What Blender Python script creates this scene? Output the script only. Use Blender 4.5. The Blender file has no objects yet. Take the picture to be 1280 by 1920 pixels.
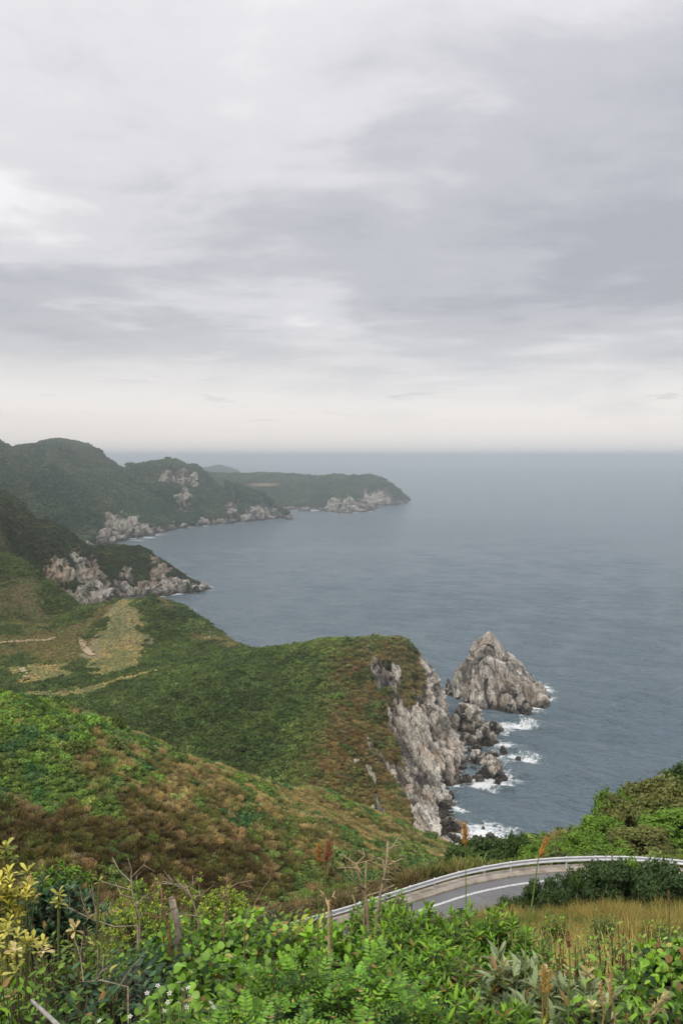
import bpy, bmesh, math, random, time
import numpy as np
from mathutils import Vector, Matrix
T0 = time.time()
SC = bpy.context.scene
COL = SC.collection
random.seed(11)
rng = np.random.default_rng(11)

# ------------------------------------------------------------------ camera
EYE = 150.0            # metres above the sea
FPX = 1867.0           # focal length in pixels of the 1280 x 1920 photograph (35 mm lens, upright frame)
PITCH = math.atan((960.0 - 857.0) / FPX)
cam_data = bpy.data.cameras.new('camera')
cam_data.sensor_fit = 'VERTICAL'
cam_data.sensor_height = 36.0
cam_data.lens = 36.0 * FPX / 1920.0
cam_data.clip_start = 0.1
cam_data.clip_end = 120000.0
cam_data.dof.use_dof = True
cam_data.dof.focus_distance = 40.0
cam_data.dof.aperture_fstop = 11.0
cam = bpy.data.objects.new('camera', cam_data)
COL.objects.link(cam)
cam.location = (0, 0, EYE)
cam.rotation_euler = (math.pi / 2 - PITCH, 0, 0)
SC.camera = cam

# ------------------------------------------------------------------ sky, sun, exposure
SUN_EL, SUN_AZ = math.radians(52), math.radians(215)     # high, behind the left shoulder, behind cloud
world = bpy.data.worlds.new('World')
SC.world = world
world.use_nodes = True
wt = world.node_tree
wt.nodes.clear()
def WN(kind, **kw):
    n = wt.nodes.new(kind)
    for k, v in kw.items():
        setattr(n, k, v)
    return n
def wlink(a, b): wt.links.new(a, b)
def wmath(op, a, b=None, clamp=False):
    n = WN('ShaderNodeMath', operation=op, use_clamp=clamp)
    for i, v in enumerate((a, b)):
        if v is None: continue
        if isinstance(v, (int, float)): n.inputs[i].default_value = v
        else: wlink(v, n.inputs[i])
    return n.outputs[0]
def wramp(fac, stops, interp='EASE'):
    n = WN('ShaderNodeValToRGB')
    n.color_ramp.interpolation = interp
    el = n.color_ramp.elements
    while len(el) < len(stops): el.new(0.5)
    for e, (p, c) in zip(el, stops):
        e.position = p; e.color = (c[0], c[1], c[2], 1)
    wlink(fac, n.inputs[0])
    return n.outputs[0]
def wmix(fac, a, b, blend='MIX'):
    n = WN('ShaderNodeMix', data_type='RGBA', blend_type=blend)
    if isinstance(fac, (int, float)): n.inputs[0].default_value = fac
    else: wlink(fac, n.inputs[0])
    for i, v in ((6, a), (7, b)):
        if isinstance(v, tuple): n.inputs[i].default_value = (*v, 1)
        else: wlink(v, n.inputs[i])
    return n.outputs[2]
sky_tc = WN('ShaderNodeTexCoord')
sep = WN('ShaderNodeSeparateXYZ'); wlink(sky_tc.outputs['Generated'], sep.inputs[0])
zc = wmath('MAXIMUM', sep.outputs[2], 0.0)
zz = wmath('ADD', zc, 0.05)
cx = wmath('DIVIDE', sep.outputs[0], zz)
cy = wmath('DIVIDE', sep.outputs[1], zz)
comb = WN('ShaderNodeCombineXYZ'); wlink(cx, comb.inputs[0]); wlink(cy, comb.inputs[1])
def cloud(scale, detail, rough, loc, sx=1.0, sy=1.0, dist=0.0):
    mp = WN('ShaderNodeMapping')
    mp.inputs['Location'].default_value = loc
    mp.inputs['Scale'].default_value = (sx, sy, 1)
    wlink(comb.outputs[0], mp.inputs[0])
    n = WN('ShaderNodeTexNoise')
    n.inputs['Scale'].default_value = scale
    n.inputs['Detail'].default_value = detail
    n.inputs['Roughness'].default_value = rough
    n.inputs['Distortion'].default_value = dist
    wlink(mp.outputs[0], n.inputs['Vector'])
    return n.outputs['Fac']
SKY_LOC = (23, 15, 3); MID_LOC = (7, 3, 1)
big = cloud(0.50, 4, 0.5, SKY_LOC, 0.75, 0.75, 0.2)
mid = cloud(1.5, 8, 0.58, MID_LOC, 0.85, 0.8, 0.25)
den = wmath('ADD', wmath('MULTIPLY', big, 0.62), wmath('MULTIPLY', mid, 0.38))
# cloud deck: thick = slate grey, thin = bright
deck = wramp(den, [(0.36, (0.75, 0.74, 0.742)), (0.44, (0.595, 0.585, 0.60)), (0.53, (0.45, 0.449, 0.477)), (0.62, (0.36, 0.369, 0.398))])
# an overcast deck is brighter overhead than towards the horizon
zen = wramp(zc, [(0.0, (0.96, 0.96, 0.96)), (0.22, (1.0, 1.0, 1.0)), (0.42, (1.16, 1.16, 1.16)), (1.0, (2.25, 2.25, 2.25))], 'LINEAR')
deck = wmix(1.0, deck, zen, 'MULTIPLY')
# clear pale band under the deck, towards the horizon, with stratified streaks
streak = cloud(0.9, 5, 0.6, (1.7, 4.4, 9.0), 0.35, 0.16, 0.3)
lowc = wramp(streak, [(0.40, (0.72, 0.69, 0.675)), (0.62, (0.62, 0.605, 0.61))])
band = wramp(wmath('ADD', zc, wmath('MULTIPLY', wmath('SUBTRACT', streak, 0.5), 0.06)), [(0.04, (0, 0, 0)), (0.15, (1, 1, 1))])
wisp = cloud(2.2, 8, 0.66, (8.3, 2.2, 5.0), 0.55, 0.50, 0.5)
lowc = wmix(wramp(wisp, [(0.58, (0, 0, 0)), (0.68, (0.7, 0.7, 0.7))]), lowc, (0.50, 0.49, 0.50))
clouds = wmix(band, lowc, deck)
hor = wramp(zc, [(0.0, (1, 1, 1)), (0.075, (0, 0, 0))])
clouds = wmix(hor, clouds, (0.78, 0.725, 0.68))
nish = WN('ShaderNodeTexSky', sky_type='NISHITA')
nish.sun_disc = False
nish.sun_elevation = SUN_EL
nish.sun_rotation = SUN_AZ
nish.altitude = 150
nish_s = wmix(1.0, nish.outputs[0], (0.1, 0.1, 0.1), 'MULTIPLY')
final = wmix(0.93, nish_s, clouds)
bg = WN('ShaderNodeBackground'); wlink(final, bg.inputs[0]); bg.inputs[1].default_value = 1.0
wo = WN('ShaderNodeOutputWorld'); wlink(bg.outputs[0], wo.inputs[0])

sun_d = bpy.data.lights.new('sun', 'SUN')
sun_d.energy = 1.5
sun_d.angle = math.radians(14)
sun_d.color = (1.0, 0.95, 0.88)
sun = bpy.data.objects.new('sun', sun_d)
COL.objects.link(sun)
sun_dir = Vector((math.sin(SUN_AZ) * math.cos(SUN_EL), math.cos(SUN_AZ) * math.cos(SUN_EL), math.sin(SUN_EL)))
sun.rotation_euler = sun_dir.to_track_quat('Z', 'Y').to_euler()

vs = SC.view_settings
vs.view_transform = 'Standard'; vs.look = 'None'; vs.gamma = 1.0; vs.use_curve_mapping = False
vs.exposure = 0.34
SC.render.engine = 'CYCLES'
cy_ = SC.cycles
cy_.use_denoising = True
cy_.max_bounces = 10; cy_.diffuse_bounces = 3; cy_.glossy_bounces = 2; cy_.transmission_bounces = 4
cy_.transparent_max_bounces = 6; cy_.volume_bounces = 6
cy_.use_adaptive_sampling = True
cy_.adaptive_threshold = 0.01
cy_.sample_clamp_indirect = 4.0
SC.render.use_persistent_data = False
HAZE = 0.00018

# ------------------------------------------------------------------ helpers: projection, noise, meshes
def ray(px, py):
    v = (960.0 - py) / FPX
    fy = math.cos(PITCH) + math.sin(PITCH) * v
    fz = -math.sin(PITCH) + math.cos(PITCH) * v
    return ((px - 640.0) / FPX) / fy, fz / fy          # x and z per metre of depth
def at(px, py, depth):
    a, b = ray(px, py)
    return (a * depth, depth, EYE + b * depth)
def on_level(px, py, z=0.0):
    a, b = ray(px, py)
    d = (z - EYE) / b
    return (a * d, d, z)
def to_px(x, y, z):
    cp, sp = math.cos(PITCH), math.sin(PITCH)
    dz = z - EYE
    f = y * cp - dz * sp
    u = y * sp + dz * cp
    f = np.where(f < 0.05, 0.05, f)
    return 640.0 + FPX * x / f, 960.0 - FPX * u / f

def _h(ix, iy, iz, seed):
    h = (ix.astype(np.int64) * 374761393 + iy.astype(np.int64) * 668265263 + iz.astype(np.int64) * 1274126177 + seed * 974634721) & 0xFFFFFFFF
    h = ((h ^ (h >> 13)) * 1274126177) & 0xFFFFFFFF
    h = ((h ^ (h >> 16)) * 2246822519) & 0xFFFFFFFF
    return ((h ^ (h >> 15)) & 0xFFFFFF) / float(0xFFFFFF)
def vnoise(x, y, seed=0):
    x = np.asarray(x, float); y = np.asarray(y, float)
    ix = np.floor(x); iy = np.floor(y)
    fx = x - ix; fy = y - iy
    fx = fx * fx * fx * (fx * (fx * 6 - 15) + 10); fy = fy * fy * fy * (fy * (fy * 6 - 15) + 10)
    z0 = np.zeros_like(ix)
    a = _h(ix, iy, z0, seed); b = _h(ix + 1, iy, z0, seed)
    c = _h(ix, iy + 1, z0, seed); d = _h(ix + 1, iy + 1, z0, seed)
    return (a + (b - a) * fx) * (1 - fy) + (c + (d - c) * fx) * fy
def fbm(x, y, octs=4, seed=0, gain=0.5):            # about -1 .. 1
    s = 0.0; amp = 1.0; tot = 0.0
    for i in range(octs):
        s = s + amp * (vnoise(x * 2 ** i + 17.3 * i, y * 2 ** i - 9.1 * i, seed + i) * 2 - 1)
        tot += amp; amp *= gain
    return s / tot * 1.5
def ridged(x, y, octs=4, seed=0):
    s = 0.0; amp = 1.0; tot = 0.0
    for i in range(octs):
        s = s + amp * (1 - np.abs(vnoise(x * 2 ** i + 3.7 * i, y * 2 ** i + 5.9 * i, seed + i) * 2 - 1))
        tot += amp; amp *= 0.5
    return s / tot
def facets(P, seed, tilt=0.8):
    """blocky rock: every Voronoi cell is a tilted plane at its own level; returns offset and a random value per cell"""
    C = np.floor(P)
    best = np.full(len(P), 1e9); off = np.zeros(len(P)); idr = np.zeros(len(P)); sec = np.full(len(P), 1e9)
    for dx in (-1, 0, 1):
        for dy in (-1, 0, 1):
            for dz in (-1, 0, 1):
                ix, iy, iz = C[:, 0] + dx, C[:, 1] + dy, C[:, 2] + dz
                r1, r2, r3 = _h(ix, iy, iz, seed), _h(ix, iy, iz, seed + 1), _h(ix, iy, iz, seed + 2)
                vx, vy, vz = P[:, 0] - ix - r1, P[:, 1] - iy - r2, P[:, 2] - iz - r3
                d = vx * vx + vy * vy + vz * vz
                m = d < best
                sec = np.where(m, best, np.minimum(sec, d))
                r4 = _h(ix, iy, iz, seed + 3)
                o = (r4 - 0.5) + tilt * (vx * (r2 - 0.5) + vy * (r3 - 0.5) + vz * (r1 - 0.5)) * 2
                best = np.where(m, d, best); off = np.where(m, o, off); idr = np.where(m, r4, idr)
    edge = np.sqrt(sec) - np.sqrt(best)
    return off, idr, edge
def sstep(a, b, x):
    t = np.clip((x - a) / (b - a), 0, 1)
    return t * t * (3 - 2 * t)
def smin(a, b, k): return 0.5 * (a + b - np.sqrt((a - b) ** 2 + k * k))
def smax(a, b, k): return 0.5 * (a + b + np.sqrt((a - b) ** 2 + k * k))

def mesh_np(name, verts, faces, smooth=True, mat=None, attrs=None):
    """verts (n,3); faces (m,3|4) int array or list of such arrays"""
    me = bpy.data.meshes.new(name)
    if not isinstance(faces, (list, tuple)): faces = [faces]
    faces = [f for f in faces if len(f)]
    verts = np.asarray(verts, np.float32)
    me.vertices.add(len(verts)); me.vertices.foreach_set('co', verts.ravel())
    loops = np.concatenate([f.ravel() for f in faces]).astype(np.int32)
    sizes = np.concatenate([np.full(len(f), f.shape[1]) for f in faces])
    starts = np.concatenate([[0], np.cumsum(sizes)[:-1]]).astype(np.int32)
    me.loops.add(len(loops)); me.loops.foreach_set('vertex_index', loops)
    me.polygons.add(len(sizes)); me.polygons.foreach_set('loop_start', starts)
    me.update(calc_edges=True)
    me.polygons.foreach_set('use_smooth', np.full(len(sizes), bool(smooth)))
    if mat is not None: me.materials.append(mat)
    for k, v in (attrs or {}).items():
        v = np.asarray(v, np.float32)
        if v.ndim == 1:
            a = me.attributes.new(k, 'FLOAT', 'POINT'); a.data.foreach_set('value', v)
        else:
            a = me.attributes.new(k, 'FLOAT_COLOR', 'POINT')
            if v.shape[1] == 3: v = np.concatenate([v, np.ones((len(v), 1), np.float32)], 1)
            a.data.foreach_set('color', v.ravel())
    me.validate()
    return me
def put(name, me, parent=None, label=None, category=None, group=None, kind=None, loc=None):
    o = bpy.data.objects.new(name, me)
    COL.objects.link(o)
    if parent is not None: o.parent = parent
    if loc is not None: o.location = loc
    if label: o['label'] = label
    if category: o['category'] = category
    if group: o['group'] = group
    if kind: o['kind'] = kind
    return o
def empty(name, loc, label, category, group=None):
    o = put(name, None, None, label, category, group)
    o.location = loc
    o.empty_display_size = 0.2
    return o
def grid_faces(nx, ny, keep=None):
    i = np.arange(nx * ny).reshape(ny, nx)
    f = np.stack([i[:-1, :-1], i[:-1, 1:], i[1:, 1:], i[1:, :-1]], -1).reshape(-1, 4)
    return f if keep is None else f[keep.ravel()]
def compact(verts, faces, *arrs):
    used = np.zeros(len(verts), bool); used[faces.ravel()] = True
    mp = np.cumsum(used) - 1
    return (verts[used], mp[faces]) + tuple(a[used] for a in arrs)
class MB:
    """collects tubes, boxes and polygons into one mesh"""
    def __init__(s): s.v = []; s.q = []; s.t = []; s.n = 0; s.c = []
    def add(s, v, f, col=None):
        v = np.asarray(v, float); f = np.asarray(f, int) + s.n
        s.v.append(v); (s.q if f.shape[1] == 4 else s.t).append(f); s.n += len(v)
        s.c.append(np.tile(np.array(col if col is not None else (1, 1, 1), float), (len(v), 1)) if col is None or np.ndim(col) == 1 else np.asarray(col, float))
    def tube(s, pts, rad, k=6, col=None):
        pts = np.asarray(pts, float); n = len(pts)
        rad = np.broadcast_to(np.asarray(rad, float), (n,))
        tan = np.gradient(pts, axis=0); tan /= np.linalg.norm(tan, axis=1)[:, None] + 1e-9
        ref = np.array([0.31, 0.17, 0.93]) if abs(tan[0, 2]) < 0.9 else np.array([1.0, 0.1, 0.0])
        a = np.cross(tan, ref); a /= np.linalg.norm(a, axis=1)[:, None] + 1e-9
        b = np.cross(tan, a)
        th = np.arange(k) * 2 * math.pi / k
        ring = pts[:, None] + rad[:, None, None] * (np.cos(th)[None, :, None] * a[:, None] + np.sin(th)[None, :, None] * b[:, None])
        i = np.arange(n * k).reshape(n, k)
        f = np.stack([i[:-1], np.roll(i[:-1], -1, 1), np.roll(i[1:], -1, 1), i[1:]], -1).reshape(-1, 4)
        v = np.concatenate([ring.reshape(-1, 3), pts[-1:]])
        s.add(v, f, col)
        base = s.n - len(v)
        last = base + i[-1]
        s.t.append(np.stack([last, np.roll(last, -1), np.full(k, base + n * k)], -1))
    def box(s, c, size, R=None, col=None):
        v = np.array([(x, y, z) for x in (-.5, .5) for y in (-.5, .5) for z in (-.5, .5)]) * np.asarray(size)
        if R is not None: v = v @ np.asarray(R).T
        f = [(0, 1, 3, 2), (4, 6, 7, 5), (0, 4, 5, 1), (2, 3, 7, 6), (0, 2, 6, 4), (1, 5, 7, 3)]
        s.add(v + np.asarray(c), f, col)
    def mesh(s, name, mat, smooth=True):
        fs = []
        if s.q: fs.append(np.concatenate(s.q))
        if s.t: fs.append(np.concatenate(s.t))
        return mesh_np(name, np.concatenate(s.v), fs, smooth, mat, {'tint': np.concatenate(s.c)})

# ------------------------------------------------------------------ materials
def new_mat(name):
    m = bpy.data.materials.new(name); m.use_nodes = True
    m.node_tree.nodes.clear()
    return m
class NT:
    def __init__(s, m): s.t = m.node_tree
    def n(s, kind, **kw):
        n = s.t.nodes.new(kind)
        for k, v in kw.items(): setattr(n, k, v)
        return n
    def l(s, a, b): s.t.links.new(a, b)
    def set(s, sock, v):
        if isinstance(v, bpy.types.NodeSocket): s.l(v, sock)
        elif isinstance(v, tuple) and len(v) == 3 and sock.type == 'RGBA': sock.default_value = (*v, 1)
        else: sock.default_value = v
    def math(s, op, a, b=0.0, clamp=False):
        n = s.n('ShaderNodeMath', operation=op, use_clamp=clamp)
        s.set(n.inputs[0], a); s.set(n.inputs[1], b)
        return n.outputs[0]
    def ramp(s, fac, stops, interp='LINEAR'):
        n = s.n('ShaderNodeValToRGB'); n.color_ramp.interpolation = interp
        el = n.color_ramp.elements
        while len(el) < len(stops): el.new(0.5)
        for e, (p, c) in zip(el, stops):
            e.position = p
            e.color = (c, c, c, 1) if isinstance(c, (int, float)) else (*c, 1)
        s.l(fac, n.inputs[0]); return n.outputs[0]
    def mix(s, fac, a, b, blend='MIX'):
        n = s.n('ShaderNodeMix', data_type='RGBA', blend_type=blend)
        s.set(n.inputs[0], fac); s.set(n.inputs[6], a); s.set(n.inputs[7], b)
        return n.outputs[2]
    def attr(s, name, typ='GEOMETRY', out='Color'):
        n = s.n('ShaderNodeAttribute', attribute_name=name, attribute_type=typ); return n.outputs[out]
    def coords(s, scale=(1, 1, 1), rot=(0, 0, 0), out='Object'):
        tc = s.n('ShaderNodeTexCoord'); mp = s.n('ShaderNodeMapping')
        mp.inputs['Scale'].default_value = scale; mp.inputs['Rotation'].default_value = rot
        s.l(tc.outputs[out], mp.inputs[0]); return mp.outputs[0]
    def wind(s, ang, sx, sy=1.0):
        """ground coordinates turned by ang, then stretched along the turned first axis"""
        a = s.coords((1, 1, 1), (0, 0, ang)); mp = s.n('ShaderNodeMapping'); mp.inputs['Scale'].default_value = (sx, sy, 1)
        s.l(a, mp.inputs[0]); return mp.outputs[0]
    def noise(s, vec, scale, detail=4, rough=0.55, dist=0.0, out='Fac'):
        n = s.n('ShaderNodeTexNoise')
        n.inputs['Scale'].default_value = scale; n.inputs['Detail'].default_value = detail
        n.inputs['Roughness'].default_value = rough; n.inputs['Distortion'].default_value = dist
        if vec is not None: s.l(vec, n.inputs['Vector'])
        return n.outputs[out]
    def voro(s, vec, scale, feature='F1', out='Distance', rnd=1.0):
        n = s.n('ShaderNodeTexVoronoi', feature=feature)
        n.inputs['Scale'].default_value = scale; n.inputs['Randomness'].default_value = rnd
        s.l(vec, n.inputs['Vector']); return n.outputs[out]
    def bump(s, h, strength=0.5, dist=0.1, normal=None):
        n = s.n('ShaderNodeBump'); n.inputs['Strength'].default_value = strength; n.inputs['Distance'].default_value = dist
        s.l(h, n.inputs['Height'])
        if normal is not None: s.l(normal, n.inputs['Normal'])
        return n.outputs[0]
    def principled(s, color, rough=0.8, spec=0.3, normal=None, **kw):
        n = s.n('ShaderNodeBsdfPrincipled')
        s.set(n.inputs['Base Color'], color); s.set(n.inputs['Roughness'], rough); s.set(n.inputs['Specular IOR Level'], spec)
        if normal is not None: s.l(normal, n.inputs['Normal'])
        for k, v in kw.items(): s.set(n.inputs[k], v)
        return n.outputs[0]
    def out(s, sh):
        o = s.n('ShaderNodeOutputMaterial'); s.l(sh, o.inputs[0])

def dip_coords(N, axis, stretch):
    """coordinates whose last axis runs along the slabs of the rock, squeezed so that patterns stretch along them"""
    ax = np.array(axis, float) / np.linalg.norm(axis)
    a = np.cross(ax, (0, 0, 1)); a /= np.linalg.norm(a); b = np.cross(ax, a)
    M = Matrix([tuple(a), tuple(b), tuple(ax)])
    tc = N.n('ShaderNodeTexCoord'); mp = N.n('ShaderNodeMapping')
    mp.inputs['Rotation'].default_value = M.to_euler('XYZ')
    N.l(tc.outputs['Object'], mp.inputs[0])
    m2 = N.n('ShaderNodeMapping'); m2.inputs['Scale'].default_value = (1, 1, stretch); N.l(mp.outputs[0], m2.inputs[0])
    return m2.outputs[0]
def rock_colour(N, wet_z=3.0, warm=1.0, sc=1.0, axis=(.12, -.25, -1), pale=1.0):
    """pale granite slabs with seams, ochre and pink stain, and the dark tide zone of algae and wet stone"""
    co = N.coords()
    st = dip_coords(N, axis, .16)
    n1 = N.noise(st, 0.30 * sc, 7, 0.62, 0.5)
    n2 = N.noise(co, 0.06 * sc, 5, 0.6)
    n3 = N.noise(co, 0.9 * sc, 6, 0.68)
    slab = N.attr('slab', out='Fac')
    tone = N.math('ADD', N.math('MULTIPLY', n1, .55), N.math('MULTIPLY', slab, .45))
    base = N.ramp(tone, [(0.35, (0.055, 0.049, 0.045)), (0.44, (0.17, 0.153, 0.13)), (0.52, (0.37, 0.335, 0.278)), (0.62, (0.64, 0.59, 0.505))])  # strong slab contrast paints crevice shade on top of real darker rock
    base = N.mix(1.0, base, (pale, pale, pale), 'MULTIPLY')
    och = N.ramp(N.math('ADD', n2, N.math('MULTIPLY', N.math('SUBTRACT', slab, .5), .22)), [(0.50, 0.0), (0.66, 0.8 * warm)])
    base = N.mix(och, base, (0.40, 0.285, 0.195))
    base = N.mix(N.ramp(n3, [(0.34, 0.7), (0.50, 0.0)]), base, (0.13, 0.12, 0.10))
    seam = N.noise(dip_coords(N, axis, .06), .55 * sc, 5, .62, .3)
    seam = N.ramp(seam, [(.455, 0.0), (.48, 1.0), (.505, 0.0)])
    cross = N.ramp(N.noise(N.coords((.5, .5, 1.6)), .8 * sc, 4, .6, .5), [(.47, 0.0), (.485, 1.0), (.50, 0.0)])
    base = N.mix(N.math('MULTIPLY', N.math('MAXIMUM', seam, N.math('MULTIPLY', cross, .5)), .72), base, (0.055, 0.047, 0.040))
    geo = N.n('ShaderNodeNewGeometry'); sp = N.n('ShaderNodeSeparateXYZ'); N.l(geo.outputs['Position'], sp.inputs[0])
    zz_ = N.math('ADD', sp.outputs[2], N.math('MULTIPLY', N.math('SUBTRACT', n1, 0.5), wet_z * 2.2))
    tide = N.ramp(N.math('DIVIDE', zz_, wet_z * 2), [(0.30, 1.0), (0.68, 0.0)])
    base = N.mix(N.math('MULTIPLY', tide, 0.86), base, (0.058, 0.047, 0.036))
    hgt = N.math('ADD', N.math('MULTIPLY', n1, 1.0), N.math('MULTIPLY', n3, 0.4))
    hgt = N.math('SUBTRACT', hgt, N.math('MULTIPLY', seam, 0.45))
    return base, hgt
def make_rock_mat(name, wet_z=3.0, warm=1.0, sc=1.0, bump=1.4):
    m = new_mat(name); N = NT(m)
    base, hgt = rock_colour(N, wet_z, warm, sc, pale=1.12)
    N.out(N.principled(base, 0.85, 0.25, N.bump(hgt, 0.8, bump)))
    return m
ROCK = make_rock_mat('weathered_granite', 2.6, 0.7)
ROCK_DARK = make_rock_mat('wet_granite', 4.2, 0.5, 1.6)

def make_terrain_mat(name, wet_z, rscale, warm, axis=(.12, -.25, -1), pale=1.0):
    m = new_mat(name); N = NT(m)
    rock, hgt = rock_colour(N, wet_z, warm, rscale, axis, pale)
    soil = N.attr('tint')
    co = N.coords()
    s1 = N.noise(co, 0.6, 5, 0.65)
    soil = N.mix(1.0, soil, N.ramp(s1, [(0.3, 0.55), (0.7, 1.25)]), 'MULTIPLY')
    fac = N.attr('rock', out='Fac')
    fr = N.math('ADD', fac, N.math('MULTIPLY', N.math('SUBTRACT', N.noise(co, 0.35 * rscale, 5, 0.7), 0.5), 0.5))
    fr = N.ramp(fr, [(0.42, 0.0), (0.56, 1.0)])
    N.out(N.principled(N.mix(fr, soil, rock), 0.9, 0.2, N.bump(hgt, 0.8, 1.2)))
    return m
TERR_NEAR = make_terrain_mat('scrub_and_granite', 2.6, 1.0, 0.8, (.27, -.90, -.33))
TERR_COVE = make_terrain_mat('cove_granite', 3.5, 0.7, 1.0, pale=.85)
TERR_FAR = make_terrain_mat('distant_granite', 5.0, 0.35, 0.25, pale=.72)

def make_foliage_mat(name, attr_type, trans=0.25, rough=0.55, spec=0.25, var=0.5):
    m = new_mat(name); N = NT(m)
    tint = N.attr('tint', attr_type)
    if attr_type == 'INSTANCER':
        tint = N.mix(1.0, tint, N.attr('tint', 'GEOMETRY'), 'MULTIPLY')
    p = N.principled(tint, rough, spec)
    tr = N.n('ShaderNodeBsdfTranslucent'); N.l(N.mix(1.0, tint, (1.25, 1.2, 0.6), 'MULTIPLY'), tr.inputs[0])
    mx = N.n('ShaderNodeMixShader'); mx.inputs[0].default_value = trans
    N.l(p, mx.inputs[1]); N.l(tr.outputs[0], mx.inputs[2])
    N.out(mx.outputs[0]); return m
COVER = make_foliage_mat('scrub_foliage', 'INSTANCER', 0.2, 0.7, 0.15)
LEAF = make_foliage_mat('leaf', 'GEOMETRY', 0.2, 0.42, 0.35)
MATTE_LEAF = make_foliage_mat('matte_leaf', 'GEOMETRY', 0.25, 0.65, 0.2)
def make_tint_mat(name, rough=0.8, spec=0.2, nscale=30, lo=0.6, hi=1.2, metal=0.0, bump=0.0):
    m = new_mat(name); N = NT(m)
    n = N.noise(N.coords(), nscale, 5, 0.65)
    c = N.mix(1.0, N.attr('tint'), N.ramp(n, [(0.3, lo), (0.7, hi)]), 'MULTIPLY')
    N.out(N.principled(c, rough, spec, N.bump(n, bump, 0.01) if bump else None, Metallic=metal)); return m
BARK = make_tint_mat('bark', 0.9, 0.1, 25, 0.5, 1.25, 0, 0.6)
STEM = make_tint_mat('stem', 0.7, 0.2, 40)

# ------------------------------------------------------------------ lie of the land: coastline and ridges
ROAD_Z = 122.0
def deeper(d): return d / (1.0 - d * 10.0 / (FPX * EYE))
class Shore(tuple): pass
def S(px, py, c): x, y, _ = on_level(px, py); return Shore((x, y, c))
COAST = [
    (420, -2500, .8), (340, 100, .8), (230, 200, .8), (140, 262, .9), (85, 300, 1.0), (56, 335, 1.3),
    S(826, 1622, 1.5), S(836, 1575, 1.5), S(842, 1530, 1.4), S(838, 1500, 1.4), S(854, 1468, 1.5), S(866, 1440, 1.6), S(858, 1405, 2.4),
    S(846, 1370, 3.0), S(838, 1340, 3.1), (54, 580, 2.8), (34, 600, 1.8), (0, 606, 1.3), (-30, 630, 1.1), (-48, 675, 1.0), (-74, 735, 1.1), (-100, 785, 1.3),
    (-128, 822, 1.3), (-172, 848, 1.0), (-205, 872, .8), (-232, 893, .9), (-262, 905, 1.6), (-268, 935, 1.7), S(172, 1143, 1.6),
    S(205, 1127, .8), S(240, 1121, .9), S(290, 1117, 1.6), S(350, 1113, 1.3), S(380, 1106, .5), (-160, 1105, 1.0), (-225, 1180, 1.0), (-320, 1300, .9), (-395, 1450, .8),
    S(180, 1024, .9), S(215, 1018, .9), S(262, 1008, .9), S(300, 998, .5), S(340, 990, .5), S(390, 984, .5), S(425, 981, 1.2), S(470, 977, 1.5), S(515, 973, 1.4), S(548, 970, .8),
    (-135, 2300, 1.6), (-225, 2390, 1.2), (-250, 2520, .4), S(545, 957, .25), S(600, 958.5, .25), S(618, 961.5, .9), S(655, 963, 1.3), S(700, 960, 1.1), S(712, 957, .5), S(700, 949.5, 1.9), S(735, 947, 2.2),
    S(758, 942.5, .9), (200, 3130, 1.6), (60, 3330, 1.3), (-300, 3700, .6), (-1300, 4300, .6), (-4500, 4300, .6), (-4500, -2500, .6)]
ISLES = [[(-790, 4950, 1.3), (-640, 4880, 1.3), (-500, 4930, 1.3), (-440, 5060, 1.3), (-560, 5200, 1.3), (-760, 5200, 1.3)],
         [(-470, 5400, 1.6), (-400, 5380, 1.6), (-370, 5480, 1.6), (-440, 5520, 1.6)]]
COAST = [p if p[1] < 250 or p[1] == 4300 else ((p[0], p[1], p[2]) if isinstance(p, Shore) else (p[0] * deeper(p[1]) / p[1], deeper(p[1]), p[2])) for i_, p in enumerate(COAST)]
ISLES = [[(p[0] * deeper(p[1]) / p[1], deeper(p[1]), p[2]) for p in isl] for isl in ISLES]
def A(px, py, d, s, r): x, y, z = at(px, py, deeper(d)); return (x, y, z, s, r)
def Wd(x, y, z, s, r): return (x, y, z, s, r)
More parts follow.
